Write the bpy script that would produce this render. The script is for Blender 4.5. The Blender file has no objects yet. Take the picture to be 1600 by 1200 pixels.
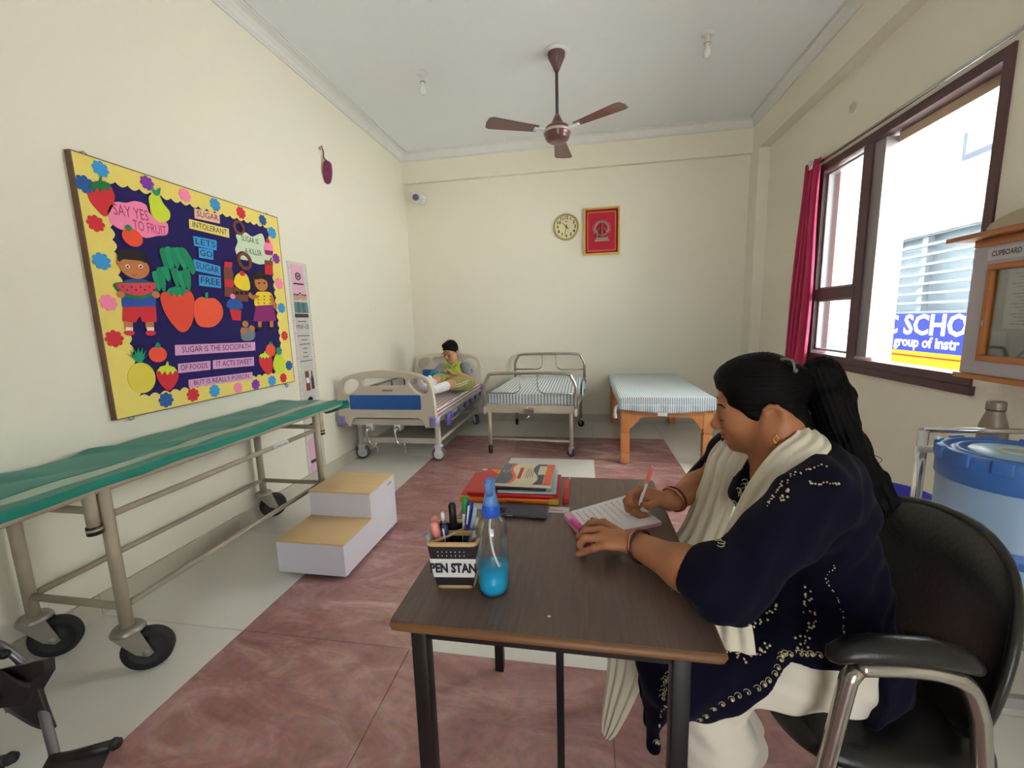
import bpy, bmesh, math, random
import numpy as np
from mathutils import Vector, Matrix
from mathutils.bvhtree import BVHTree
random.seed(7)
S = bpy.context.scene
COL = S.collection
PI = math.pi

# ------------------------------------------------------------------ camera
CAM_H, FPX = 1.30, 655.26
YAW, PITCH, ROLL = math.radians(-9.939), math.radians(-8.564), math.radians(1.672)
_cy, _sy, _cp, _sp = math.cos(YAW), math.sin(YAW), math.cos(PITCH), math.sin(PITCH)
_f = np.array([_sy*_cp, _cy*_cp, _sp]); _r = np.array([_cy, -_sy, 0.0]); _d = np.cross(_f, _r)
_cr, _sr = math.cos(ROLL), math.sin(ROLL)
RC = np.array([_cr*_r + _sr*_d, -_sr*_r + _cr*_d, _f])
cam_data = bpy.data.cameras.new('camera'); cam = bpy.data.objects.new('camera', cam_data); COL.objects.link(cam)
cam_data.sensor_fit = 'HORIZONTAL'; cam_data.sensor_width = 36.0; cam_data.lens = FPX/1600*36.0
cam_data.clip_start = 0.02
cm = Matrix.Identity(4)
for i in range(3):
    cm[i][0] = RC[0][i]; cm[i][1] = -RC[1][i]; cm[i][2] = -RC[2][i]
cm[2][3] = CAM_H
cam.matrix_world = cm
S.camera = cam

# ------------------------------------------------------------------ light
W = bpy.data.worlds.new('overcast_sky'); S.world = W; W.use_nodes = True
bg = W.node_tree.nodes['Background']
bg.inputs['Color'].default_value = (0.82, 0.92, 1.0, 1); bg.inputs['Strength'].default_value = 3.6
S.view_settings.view_transform = 'Standard'; S.view_settings.look = 'None'
S.view_settings.gamma = 1.0; S.view_settings.use_curve_mapping = False
S.view_settings.exposure = 0.60

sun = bpy.data.lights.new('sun', 'SUN'); sun.energy = 100.0; sun.angle = 0.01; sun.color = (0.95, 0.98, 1.0)
sun_o = bpy.data.objects.new('sun', sun); COL.objects.link(sun_o)
sun_o.rotation_euler = Vector((-0.55, 0.15, 1.0)).to_track_quat('Z', 'Y').to_euler()
def portal(name, loc, rot, sx, sy):
    l = bpy.data.lights.new(name, 'AREA'); l.shape = 'RECTANGLE'; l.size = sx; l.size_y = sy
    l.cycles.is_portal = True
    o = bpy.data.objects.new(name, l); COL.objects.link(o); o.location = loc; o.rotation_euler = rot
    return o
# sky portals in the window opening of the right wall and in the doorway added behind the camera for fill
portal('window_portal', (2.06, 3.2, 1.70), (0, PI/2, 0), 1.55, 1.6)

portal('fill_doorway_portal', (.6, -2.16, 1.1), (-PI/2, 0, 0), 1.3, 2.2)

# ------------------------------------------------------------------ measuring helpers (pixel of the 1600x1200 frame -> point on a real plane)
def ray(px, py):
    return RC.T @ np.array([(px-800)/FPX, (py-600)/FPX, 1.0])
def onx(px, py, X):
    d = ray(px, py); t = X/d[0]; return Vector((X, d[1]*t, CAM_H+d[2]*t))
def ony(px, py, Y):
    d = ray(px, py); t = Y/d[1]; return Vector((d[0]*t, Y, CAM_H+d[2]*t))
def onz(px, py, Z):
    d = ray(px, py); t = (Z-CAM_H)/d[2]; return Vector((d[0]*t, d[1]*t, Z))

# ------------------------------------------------------------------ mesh helpers
def V(*a): return Vector(a)
def frame_of(d):
    d = d.normalized(); up = V(0, 0, 1) if abs(d.z) < 0.95 else V(1, 0, 0)
    a = d.cross(up).normalized(); b = a.cross(d).normalized(); return a, b
def catmull(pts, n=6, closed=False):
    P = [Vector(p) for p in pts]; out = []; m = len(P)
    rng = range(m if closed else m-1)
    for i in rng:
        if closed: p0, p1, p2, p3 = P[(i-1) % m], P[i], P[(i+1) % m], P[(i+2) % m]
        else: p0, p1, p2, p3 = P[max(i-1, 0)], P[i], P[i+1], P[min(i+2, m-1)]
        for k in range(n):
            t = k/n
            out.append(0.5*((2*p1)+(p2-p0)*t+(2*p0-5*p1+4*p2-p3)*t*t+(3*p1-p0-3*p2+p3)*t**3))
    if not closed: out.append(P[-1])
    return out
class MB:
    """collects shapes in world space; build() links them as ONE mesh object"""
    def __init__(s, M=None): s.v = []; s.f = []; s.sm = []; s.M = M or Matrix.Identity(4)
    def add(s, vs, fs, smooth=False):
        b = len(s.v); s.v += [s.M @ Vector(p) for p in vs]
        s.f += [tuple(b+i for i in q) for q in fs]; s.sm += [smooth]*len(fs); return s
    def box(s, lo, hi):
        x0, y0, z0 = lo; x1, y1, z1 = hi
        return s.add([(x0,y0,z0),(x1,y0,z0),(x1,y1,z0),(x0,y1,z0),(x0,y0,z1),(x1,y0,z1),(x1,y1,z1),(x0,y1,z1)],
                     [(0,3,2,1),(4,5,6,7),(0,1,5,4),(1,2,6,5),(2,3,7,6),(3,0,4,7)])
    def bm(s, bm, smooth=False):
        bm.verts.index_update(); s.add([v.co.copy() for v in bm.verts], [tuple(v.index for v in f.verts) for f in bm.faces], smooth); bm.free(); return s
    def rbox(s, lo, hi, r=0.01, seg=2, smooth=True):
        b = bmesh.new(); bmesh.ops.create_cube(b, size=1)
        lo = Vector(lo); hi = Vector(hi)
        for v in b.verts: v.co = Vector([(lo[i]+hi[i])/2 + v.co[i]*(hi[i]-lo[i]) for i in range(3)])
        bmesh.ops.bevel(b, geom=list(b.edges), offset=min(r, 0.49*min(hi-lo)), segments=seg, affect='EDGES', profile=0.5)
        return s.bm(b, smooth)
    def tube(s, pts, r, n=10, cap=True, closed=False, smooth=True, flat=None):
        P = [Vector(p) for p in pts]; m = len(P); rs = r if isinstance(r, (list, tuple)) else [r]*m
        T = []
        for i in range(m):
            if closed: t = P[(i+1) % m]-P[(i-1) % m]
            else: t = P[min(i+1, m-1)]-P[max(i-1, 0)]
            T.append(t.normalized())
        a, b = frame_of(T[0]); vs = []
        for i in range(m):
            if i:
                q = T[i-1].rotation_difference(T[i]); a = q @ a; b = q @ b
            fa, fb = flat if flat else (1, 1)
            for k in range(n):
                w = 2*PI*k/n; vs.append(P[i]+a*(math.cos(w)*rs[i]*fa)+b*(math.sin(w)*rs[i]*fb))
        fs = []
        for i in range(m if closed else m-1):
            j = (i+1) % m
            for k in range(n):
                l = (k+1) % n; fs.append((i*n+k, i*n+l, j*n+l, j*n+k))
        if cap and not closed: fs += [tuple(range(n))[::-1], tuple((m-1)*n+k for k in range(n))]
        return s.add(vs, fs, smooth)
    def cyl(s, a, b, r, n=16, r2=None, smooth=True):
        return s.tube([a, b], [r, r if r2 is None else r2], n=n, smooth=smooth)
    def lathe(s, prof, c=(0,0,0), axis=(0,0,1), n=24, smooth=True, sx=1, sy=1, caps=True):
        """prof: (radius, height) pairs"""
        ax = Vector(axis).normalized(); a, b = frame_of(ax); c = Vector(c); vs = []
        for (r, h) in prof:
            for k in range(n):
                w = 2*PI*k/n; vs.append(c+ax*h+a*(math.cos(w)*r*sx)+b*(math.sin(w)*r*sy))
        m = len(prof); fs = []
        for i in range(m-1):
            for k in range(n):
                l = (k+1) % n; fs.append((i*n+k, i*n+l, (i+1)*n+l, (i+1)*n+k))
        if caps and prof[0][0] > 1e-6: fs.append(tuple(range(n))[::-1])
        if caps and prof[-1][0] > 1e-6: fs.append(tuple((m-1)*n+k for k in range(n)))
        return s.add(vs, fs, smooth)
    def ball(s, c, r, n=14, sc=(1,1,1)):
        m = n//2; vs = []; c = Vector(c); fs = []
        for i in range(m+1):
            p = PI*i/m
            for k in range(n):
                w = 2*PI*k/n; vs.append(c+Vector((math.sin(p)*math.cos(w)*r*sc[0], math.sin(p)*math.sin(w)*r*sc[1], math.cos(p)*r*sc[2])))
        for i in range(m):
            for k in range(n):
                l = (k+1) % n; fs.append((i*n+k, (i+1)*n+k, (i+1)*n+l, i*n+l))
        return s.add(vs, fs, True)
    def torus(s, c, axis, R, r, n=24, m=8):
        a, b = frame_of(Vector(axis)); c = Vector(c)
        return s.tube([c+a*(R*math.cos(2*PI*i/n))+b*(R*math.sin(2*PI*i/n)) for i in range(n)], r, n=m, closed=True)
    def grid(s, fn, nu, nv, smooth=True, closed_u=False):
        vs = [fn(i/(nu if closed_u else nu-1), j/(nv-1)) for i in range(nu) for j in range(nv)]; fs = []
        for i in range(nu if closed_u else nu-1):
            for j in range(nv-1):
                k = (i+1) % nu; fs.append((i*nv+j, k*nv+j, k*nv+j+1, i*nv+j+1))
        return s.add(vs, fs, smooth)
    def prism(s, pts, off, smooth_side=False):
        """planar loop of 3-D points, extruded by vector off"""
        P = [Vector(p) for p in pts]; off = Vector(off); m = len(P)
        s.add(P+[p+off for p in P], [tuple(range(m))[::-1], tuple(range(m, 2*m))])
        return s.add(P+[p+off for p in P], [(i, (i+1) % m, m+(i+1) % m, m+i) for i in range(m)], smooth_side)
    def mesh(s, name, off=(0,0,0)):
        me = bpy.data.meshes.new(name); off = Vector(off)
        me.from_pydata([tuple(p-off) for p in s.v], [], s.f)
        me.polygons.foreach_set('use_smooth', s.sm); me.update(); return me
    def build(s, name, mat, parent=None, **k): return link(name, s, mat, parent, **k)
WL = {}
def wloc(o): return WL.get(o.name, Vector((0, 0, 0)))
def link(name, mb, mat, parent=None, base=True, fixn=True, solid=0, subs=0):
    """top-level meshes get their origin at their base centre; children share their thing's origin"""
    if parent is not None: off = wloc(parent)
    elif base and mb.v:
        xs = [p.x for p in mb.v]; ys = [p.y for p in mb.v]; zs = [p.z for p in mb.v]
        off = V((min(xs)+max(xs))/2, (min(ys)+max(ys))/2, min(zs))
    else: off = V(0, 0, 0)
    me = mb.mesh(name, off)
    if fixn:
        b = bmesh.new(); b.from_mesh(me); bmesh.ops.remove_doubles(b, verts=b.verts, dist=1e-5); bmesh.ops.recalc_face_normals(b, faces=b.faces); b.to_mesh(me); b.free()
    for m_ in (mat if isinstance(mat, (list, tuple)) else [mat]): me.materials.append(m_)
    o = bpy.data.objects.new(name, me); COL.objects.link(o)
    if parent is not None: o.parent = parent
    else: o.location = off
    WL[o.name] = off
    if solid:
        md = o.modifiers.new('thickness', 'SOLIDIFY'); md.thickness = solid; md.offset = 0
    if subs:
        md = o.modifiers.new('smooth', 'SUBSURF'); md.levels = subs; md.render_levels = subs
    return o
def tag(o, label=None, cat=None, group=None, kind=None):
    if label: o['label'] = label
    if cat: o['category'] = cat
    if group: o['group'] = group
    if kind: o['kind'] = kind
    return o
def thing(name, label, cat, loc, group=None):
    o = bpy.data.objects.new(name, None); COL.objects.link(o); o.location = loc; o.empty_display_size = 0.05
    WL[o.name] = Vector(loc); return tag(o, label, cat, group)
def struct(name, mb, mat, parent=None, label=None):
    o = link(name, mb, mat, parent, base=False)
    if parent is None: o['kind'] = 'structure'; o['label'] = label or name.replace('_', ' ')
    return o
def copy_child(o, parent, delta=None):
    c = o.copy(); COL.objects.link(c); c.parent = parent; WL[c.name] = wloc(o)
    return c
def curve_mesh(loops, depth, bevel=0.0, res=2):
    """filled 2-D loops (holes allowed) extruded +-depth, rounded edges -> (verts, faces) in xy"""
    cu = bpy.data.curves.new('outline', 'CURVE'); cu.dimensions = '2D'; cu.fill_mode = 'BOTH'
    for lp in loops:
        sp = cu.splines.new('POLY'); sp.points.add(len(lp)-1); sp.use_cyclic_u = True
        for i, p in enumerate(lp): sp.points[i].co = (p[0], p[1], 0, 1)
    cu.extrude = max(depth-bevel, 0); cu.bevel_depth = bevel; cu.bevel_resolution = res
    if bevel: cu.offset = -bevel
    o = bpy.data.objects.new('outline', cu); COL.objects.link(o)
    bpy.context.view_layer.update()
    me = bpy.data.meshes.new_from_object(o.evaluated_get(bpy.context.evaluated_depsgraph_get()))
    vs = [v.co.copy() for v in me.vertices]; fs = [tuple(p.vertices) for p in me.polygons]
    bpy.data.objects.remove(o); bpy.data.curves.remove(cu); bpy.data.meshes.remove(me)
    return vs, fs
_tc = {}
def text_geo(s, size, depth=0.0, align='CENTER', thin=0.0):
    k = (s, size, depth, align, thin)
    if k in _tc: return _tc[k]
    cu = bpy.data.curves.new('lettering', 'FONT'); cu.body = s; cu.size = size; cu.extrude = depth; cu.align_x = align; cu.align_y = 'CENTER'
    cu.resolution_u = 2; cu.offset = thin
    o = bpy.data.objects.new('lettering', cu); COL.objects.link(o)
    bpy.context.view_layer.update()
    me = bpy.data.meshes.new_from_object(o.evaluated_get(bpy.context.evaluated_depsgraph_get()))
    r = ([v.co.copy() for v in me.vertices], [tuple(p.vertices) for p in me.polygons])
    bpy.data.objects.remove(o); bpy.data.curves.remove(cu); bpy.data.meshes.remove(me)
    _tc[k] = r; return r
def basis(o, x, y):
    """matrix with origin o, x and y axes given, z = x cross y"""
    x = Vector(x); y = Vector(y); z = x.cross(y).normalized()
    m = Matrix.Identity(4)
    for i in range(3): m[i][0] = x[i]; m[i][1] = y[i]; m[i][2] = z[i]; m[i][3] = o[i]
    return m
def text_on(name, s, mat, parent, o, x, y, size, width=None, depth=0.0, thin=0.0):
    vs, fs = text_geo(s, size, depth, 'CENTER', thin)
    x = Vector(x).normalized(); y = Vector(y).normalized()
    if width:
        w = max(p.x for p in vs)-min(p.x for p in vs); x = x*(width/w)
    m = MB(basis(o, x, y)); m.add(vs, fs); return link(name, m, mat, parent, fixn=False)

def bar_on(name, mat, parent, o, x, y, w, h):
    x = Vector(x).normalized()*w/2; y = Vector(y).normalized()*h/2; o = Vector(o)
    return MB().prism([o-x-y, o+x-y, o+x+y, o-x+y], x.cross(y).normalized()*.0003).build(name, mat, parent)

# ------------------------------------------------------------------ materials (all procedural)
def s2l(c): return tuple(((u/255.0)/12.92 if u/255.0 <= 0.04045 else ((u/255.0+0.055)/1.055)**2.4) for u in c)
MATS = {}
def mat(name, rgb, rough=0.5, metal=0.0, var=0.06, scale=8.0, bump=0.0, bscale=60.0, spec=0.5, coat=0.0, stretch=None, rgb2=None, sub=0.0, trans=0.0, ior=1.45, sheen=0.0, alpha=1.0):
    if name in MATS: return MATS[name]
    m = bpy.data.materials.new(name); m.use_nodes = True; nt = m.node_tree; N = nt.nodes; L = nt.links
    p = N['Principled BSDF']; c = s2l(rgb)
    p.inputs['Roughness'].default_value = rough; p.inputs['Metallic'].default_value = metal
    p.inputs['Specular IOR Level'].default_value = spec; p.inputs['Coat Weight'].default_value = coat
    p.inputs['Coat Roughness'].default_value = 0.08; p.inputs['IOR'].default_value = ior
    p.inputs['Subsurface Weight'].default_value = sub; p.inputs['Subsurface Scale'].default_value = 0.01
    p.inputs['Transmission Weight'].default_value = trans; p.inputs['Sheen Weight'].default_value = sheen
    p.inputs['Alpha'].default_value = alpha
    tc = N.new('ShaderNodeTexCoord'); mp = N.new('ShaderNodeMapping'); L.new(tc.outputs['Object'], mp.inputs[0])
    if stretch: mp.inputs['Scale'].default_value = stretch
    nz = N.new('ShaderNodeTexNoise'); nz.inputs['Scale'].default_value = scale; nz.inputs['Detail'].default_value = 4; L.new(mp.outputs[0], nz.inputs['Vector'])
    mx = N.new('ShaderNodeMix'); mx.data_type = 'RGBA'
    c2 = s2l(rgb2) if rgb2 else tuple(max(0, u*(1-var*2)) for u in c); c1 = c if rgb2 else tuple(min(1, u*(1+var)) for u in c)
    mx.inputs[6].default_value = (*c1, 1); mx.inputs[7].default_value = (*c2, 1)
    L.new(nz.outputs['Fac'], mx.inputs[0]); L.new(mx.outputs[2], p.inputs['Base Color'])
    if bump:
        n2 = N.new('ShaderNodeTexNoise'); n2.inputs['Scale'].default_value = bscale; n2.inputs['Detail'].default_value = 3; L.new(mp.outputs[0], n2.inputs['Vector'])
        b = N.new('ShaderNodeBump'); b.inputs['Strength'].default_value = bump; b.inputs['Distance'].default_value = 0.01
        L.new(n2.outputs['Fac'], b.inputs['Height']); L.new(b.outputs[0], p.inputs['Normal'])
    MATS[name] = m; return m
def stripes(name, axis, period, cols, rough=0.8, zmix=0.0):
    """woven stripes across one object axis: cols = [(width share, rgb)]"""
    m = mat(name, cols[0][1], rough, sheen=0.2); nt = m.node_tree; N = nt.nodes; L = nt.links
    p = N['Principled BSDF']; tc = [n for n in N if n.type == 'TEX_COORD'][0]
    sx = N.new('ShaderNodeSeparateXYZ'); L.new(tc.outputs['Object'], sx.inputs[0])
    d = N.new('ShaderNodeMath'); d.operation = 'DIVIDE'; d.inputs[1].default_value = period; ad = N.new('ShaderNodeMath'); L.new(sx.outputs[axis], ad.inputs[0]); zm = N.new('ShaderNodeMath'); zm.operation = 'MULTIPLY'; zm.inputs[1].default_value = zmix; L.new(sx.outputs[2], zm.inputs[0]); L.new(zm.outputs[0], ad.inputs[1]); L.new(ad.outputs[0], d.inputs[0])
    fr = N.new('ShaderNodeMath'); fr.operation = 'FRACT'; L.new(d.outputs[0], fr.inputs[0])
    cr = N.new('ShaderNodeValToRGB'); cr.color_ramp.interpolation = 'CONSTANT'; L.new(fr.outputs[0], cr.inputs[0])
    t = 0; e = cr.color_ramp.elements
    for i, (w, c) in enumerate(cols):
        el = e[i] if i < 2 else e.new(t)
        el.position = t; el.color = (*s2l(c), 1); t += w
    L.new(cr.outputs[0], p.inputs['Base Color']); return m
M_wall = mat('cream_wall_paint', (236, 230, 213), 0.6, var=0.015, scale=1.2, bump=0.05, bscale=180)
M_ceil = mat('white_ceiling_paint', (243, 247, 252), 0.7, var=0.012, scale=1.0, bump=0.03, bscale=150)
M_crown = mat('white_plaster', (226, 225, 222), 0.5, var=0.02)
M_white = mat('white_paint', (228, 228, 228), 0.45, var=0.02)
M_black = mat('black_plastic', (24, 23, 25), 0.45, var=0.1)
M_rubber = mat('black_rubber', (38, 37, 40), 0.7, var=0.15, scale=20)
M_chrome = mat('chrome', (205, 205, 205), 0.14, 1.0, var=0.03)
M_steel = mat('brushed_steel', (165, 163, 158), 0.3, 1.0, var=0.05)
M_brown = mat('brown_window_paint', (92, 62, 66), 0.4, var=0.05)
M_alum = mat('grey_aluminium', (150, 142, 146), 0.35, 0.4, var=0.04)
M_cream_metal = mat('cream_enamel_tube', (186, 177, 160), 0.35, var=0.05, scale=20)
M_ink = mat('dark_ink', (40, 36, 44), 0.8)
M_gold = mat('gilt', (214, 170, 78), 0.35, 0.35, var=0.1, scale=30)
# ================================================================== THE SETTING
XL, XR, XP, YB, YF, ZC = -2.23, 1.91, 1.80, 5.30, -2.1, 3.38
WY0, WY1, WZ0, WZ1 = 2.43, 4.03, 0.91, 2.47          # window opening in the right wall
# floor tiles: white vitrified border, polished red marble field, two white inlays
def tile_white():
    m = mat('white_vitrified_tile', (238, 235, 226), 0.10, var=0.02, scale=2.0, spec=0.55); return m
def tile_red():
    m = mat('red_marble_tile', (128, 84, 78), 0.16, var=0.05, spec=0.5); nt = m.node_tree; N = nt.nodes; L = nt.links; p = N['Principled BSDF']
    g = N.new('ShaderNodeNewGeometry'); mp = N.new('ShaderNodeMapping'); mp.inputs['Rotation'].default_value = (0, 0, 0.9); mp.inputs['Scale'].default_value = (1.4, 3.6, 1)
    L.new(g.outputs['Position'], mp.inputs[0])
    n1 = N.new('ShaderNodeTexNoise'); n1.inputs['Scale'].default_value = 1.6; n1.inputs['Detail'].default_value = 8; n1.inputs['Roughness'].default_value = 0.62; n1.inputs['Distortion'].default_value = 1.6; L.new(mp.outputs[0], n1.inputs['Vector'])
    cr = N.new('ShaderNodeValToRGB'); L.new(n1.outputs['Fac'], cr.inputs[0]); e = cr.color_ramp.elements
    e[0].position = 0.30; e[0].color = (*s2l((150, 98, 95)), 1); e[1].position = 0.74; e[1].color = (*s2l((206, 162, 154)), 1)
    x = e.new(0.5); x.color = (*s2l((172, 122, 118)), 1)
    n2 = N.new('ShaderNodeTexNoise'); n2.inputs['Scale'].default_value = 34; n2.inputs['Detail'].default_value = 5; L.new(g.outputs['Position'], n2.inputs['Vector'])
    mx = N.new('ShaderNodeMix'); mx.data_type = 'RGBA'; mx.blend_type = 'OVERLAY'; mx.inputs[0].default_value = 0.35
    L.new(cr.outputs[0], mx.inputs[6]); L.new(n2.outputs['Color'], mx.inputs[7])
    hs = N.new('ShaderNodeHueSaturation'); hs.inputs['Saturation'].default_value = 0.9; L.new(mx.outputs[2], hs.inputs['Color']); L.new(hs.outputs[0], p.inputs['Base Color'])
    return m
M_tw, M_tr = tile_white(), tile_red()
M_grout = mat('grout', (120, 112, 104), 0.9)
floor = struct('floor', MB().box((XL-.1, YF-.1, -.12), (XR+.1, YB+.1, -.011)), M_grout, label='floor of white tiles around a red marble field')
gx = [XL, -1.47, -0.70, 0.085, 0.83, XR]; gy = [YF, -1.78, -0.98, -0.18, 0.62, 1.42, 2.22, 3.02, 3.82, 4.56, YB]
for i in range(len(gx)-1):
    for j in range(len(gy)-1):
        red = 1 <= i <= 3 and j < 9 and not (i == 2 and j in (5, 7))
        g = 0.0012
        MB().box((gx[i]+g, gy[j]+g, -.011), (gx[i+1]-g, gy[j+1]-g, 0)).build('tile', M_tr if red else M_tw, floor)
# walls
struct('wall_left', MB().box((XL-.15, YF-.15, -.1), (XL, YB+.15, ZC+.1)), M_wall, label='long cream painted wall with the bulletin board')
struct('wall_back', MB().box((XL, YB, -.1), (XR+.15, YB+.15, ZC+.1)), M_wall, label='cream end wall behind the beds')
w = MB()
for (y0, y1, z0, z1) in [(YF-.15, WY0, -.1, ZC+.1), (WY0, WY1, -.1, WZ0), (WY0, WY1, WZ1, ZC+.1), (WY1, YB, -.1, ZC+.1)]:
    w.box((XR, y0, z0), (XR+.15, y1, z1))
struct('wall_right', w, M_wall, label='cream window wall')
w = MB()
DX0, DX1, DZ1 = -0.05, 1.25, 2.2                         # unseen doorway behind the camera, added to let in fill daylight
for (x0, x1, z0, z1) in [(XL-.15, DX0, -.1, ZC+.1), (DX0, DX1, DZ1, ZC+.1), (DX1, XR+.15, -.1, ZC+.1)]:
    w.box((x0, YF-.15, z0), (x1, YF, z1))
struct('wall_front', w, M_wall, label='cream wall behind the camera')
struct('ceiling', MB().box((XL-.15, YF-.15, ZC), (XR+.15, YB+.15, ZC+.12)), M_ceil, label='white painted ceiling')
# beams and corner pillar of the right and end wall
struct('trim_1', MB().box((XL, YB-.055, 3.025), (XP, YB, ZC)), M_wall, label='shallow beam along the top of the end wall')
struct('trim_2', MB().box((XP, YF, 3.01), (XR, YB, ZC)), M_wall, label='beam along the top of the window wall')
struct('trim_3', MB().box((XP, 5.06, 0), (XR, YB, 3.01)), M_wall, label='corner pillar beside the window wall')
# crown moulding
def crown(pts, nrm):
    prof = [(0, -.105), (.012, -.105), (.012, -.09), (.02, -.085), (.03, -.06), (.05, -.035), (.075, -.022), (.085, -.02), (.085, -.01), (.10, -.01), (.10, 0)]
    m = MB(); a, b = Vector(pts[0]), Vector(pts[1]); n = Vector(nrm); vs = []
    for p in (a, b):
        for (o, h) in prof: vs.append(p+n*o+V(0, 0, h))
    k = len(prof); fs = [(i, i+1, k+i+1, k+i) for i in range(k-1)]
    m.add(vs, fs); return m
struct('trim_4', crown([(XL, YF, ZC), (XL, YB-.055, ZC)], (1, 0, 0)), M_crown, label='moulded white cornice over the board wall')
struct('trim_5', crown([(XL, YB-.055, ZC), (XP, YB-.055, ZC)], (0, -.6, 0)), M_crown, label='thin white cornice over the end wall')
struct('trim_6', crown([(XP, YF, ZC), (XP, YB-.055, ZC)], (-.55, 0, 0)), M_crown, label='thin white cornice over the window wall')
# baseboards of tile pieces
M_skirt = mat('skirting_tile', (196, 188, 172), 0.2, var=0.04, scale=3)
def skirt(name, lab, a, b, n, h, t, cuts):
    o = struct(name, MB().prism([a, b, b+V(0, 0, h-.004), a+V(0, 0, h-.004)], n*(t-.004)), M_grout, label=lab)
    for u0, u1 in zip(cuts[:-1], cuts[1:]):
        p, q = a.lerp(b, u0), a.lerp(b, u1); g = (b-a).normalized()*.001
        MB().prism([p+g, q-g, q-g+V(0, 0, h), p+g+V(0, 0, h)], n*t).build('skirting_tile', M_skirt, o)
c = [(y-YF)/(YB-YF) for y in gy]; skirt('baseboard_left', 'pale tile skirting below the bulletin board wall', V(XL, YF, 0), V(XL, YB, 0), V(1, 0, 0), .10, .014, c)
skirt('baseboard_back', 'tile skirting along the end wall', V(XL+.014, YB, 0), V(XP, YB, 0), V(0, -1, 0), .10, .014, [0, .19, .385, .58, .77, 1])
skirt('baseboard_right', 'tile skirting below the window', V(XR, YF, 0), V(XR, 5.06, 0), V(-1, 0, 0), .10, .014, [0, .12, .23, .34, .45, .56, .67, .78, .89, 1])

# ---------------------------------------------------------------- window_1 : brown frame, two glazed panes, open sliding bay
def glass_mat(name, tint, refl=0.08):
    m = bpy.data.materials.new(name); m.use_nodes = True; nt = m.node_tree; N = nt.nodes; L = nt.links; N.remove(N['Principled BSDF'])
    t = N.new('ShaderNodeBsdfTransparent'); t.inputs[0].default_value = (*tint, 1); g = N.new('ShaderNodeBsdfGlossy'); g.inputs['Roughness'].default_value = 0.03
    lw = N.new('ShaderNodeLayerWeight'); lw.inputs['Blend'].default_value = 0.25
    mx = N.new('ShaderNodeMixShader'); ml = N.new('ShaderNodeMath'); ml.operation = 'MULTIPLY_ADD'; ml.inputs[1].default_value = 0.5; ml.inputs[2].default_value = refl*0.4
    L.new(lw.outputs['Fresnel'], ml.inputs[0]); L.new(ml.outputs[0], mx.inputs[0]); L.new(t.outputs[0], mx.inputs[1]); L.new(g.outputs[0], mx.inputs[2]); L.new(mx.outputs[0], N['Material Output'].inputs[0])
    return m
M_glass = glass_mat('clear_glass', (0.93, 0.97, 0.96))
fx0, fx1 = XR-.012, XR+.11
win = tag(struct('window_1', MB().box((fx0, WY0, WZ0), (fx1, WY1, WZ0+.05)).box((fx0, WY0, WZ1-.055), (fx1, WY1, WZ1)).box((fx0, WY1-.075, WZ0+.05), (fx1, WY1, WZ1-.055)).box((fx0, WY0, WZ0+.05), (fx1, WY0+.05, WZ1-.055)), M_brown, label='brown framed window with one open bay'))
ym = 3.42                                              # mullion between glazed side bay and open bay
MB().box((fx0+.006, ym-.045, WZ0+.05), (fx1, ym+.05, WZ1-.06)).build('mullion', M_brown, win)
MB().box((fx0+.02, ym-.15, WZ0+.07), (fx1-.02, ym-.045, WZ1-.07)).build('sliding_stile', M_alum, win)
MB().box((fx0+.004, ym+.02, 1.40), (fx1-.03, WY1-.05, 1.48)).build('transom', M_brown, win)
for z0, z1 in ((WZ0+.075, 1.40), (1.48, WZ1-.075)):
    MB().box((fx0+.045, ym+.045, z0), (fx0+.051, WY1-.07, z1)).build('pane', M_glass, win)
    f = MB(); a, b = ym+.05, WY1-.075
    for (y0, y1, q0, q1) in [(a, a+.018, z0, z1), (b-.018, b, z0, z1), (a, b, z0, z0+.016), (a, b, z1-.016, z1)]: f.box((fx0+.03, y0, q0), (fx0+.066, y1, q1))
    f.build('pane_frame', M_alum, win)
MB().box((fx1-.03, WY0+.05, WZ1-.11), (fx1-.005, ym-.15, WZ1-.055)).build('track', mat('pale_wood_lining', (214, 190, 165), .5), win)
MB().box((fx0-.012, WY0-.02, WZ0-.045), (fx1, WY1+.01, WZ0)).build('sill', M_brown, win)
# curtain rod and gathered maroon curtain
rod = thing('curtain_rod', 'thin steel curtain rod across the window head', 'curtain rod', (XR-.045, 3.2, 2.485))
MB().cyl((XR-.045, 1.2, 2.485), (XR-.045, 4.10, 2.485), .011).build('pole', M_chrome, rod)
MB().lathe([(0, 0), (.018, .005), (.02, .02), (.012, .03), (0, .035)], (XR-.045, 4.10, 2.485), (0, 1, 0)).build('finial', M_steel, rod)
for y in (1.5, 4.05): MB().box((XR-.055, y-.008, 2.485), (XR, y+.008, 2.515)).build('bracket', M_steel, rod)
M_curt = mat('maroon_curtain', (182, 34, 84), .75, var=.12, scale=6, sheen=.3)
cur = thing('curtain', 'maroon eyelet curtain gathered at the window side', 'curtain', (XR-.05, 4.07, .78))
def cfn(u, v):
    z = 2.52-v*1.70; wv = .045*math.sin(u*PI*9)*(0.55+.45*v); y = 3.945+u*(.23+.10*v)+.012*math.sin(v*7+u*5); x = XR-.055+wv*.75-.012*v
    return V(min(x, XR-.006), y, z)
MB().grid(cfn, 90, 24).build('cloth', M_curt, cur, solid=.004, fixn=False)
MB().box((XR-.105, 3.955, 2.44), (XR-.100, 4.0, 2.53)).build('eyelet_tab', M_white, cur)
MB().torus((XR-.108, 3.978, 2.485), (1, 0, 0), .019, .005).build('eyelet', M_chrome, cur)

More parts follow.
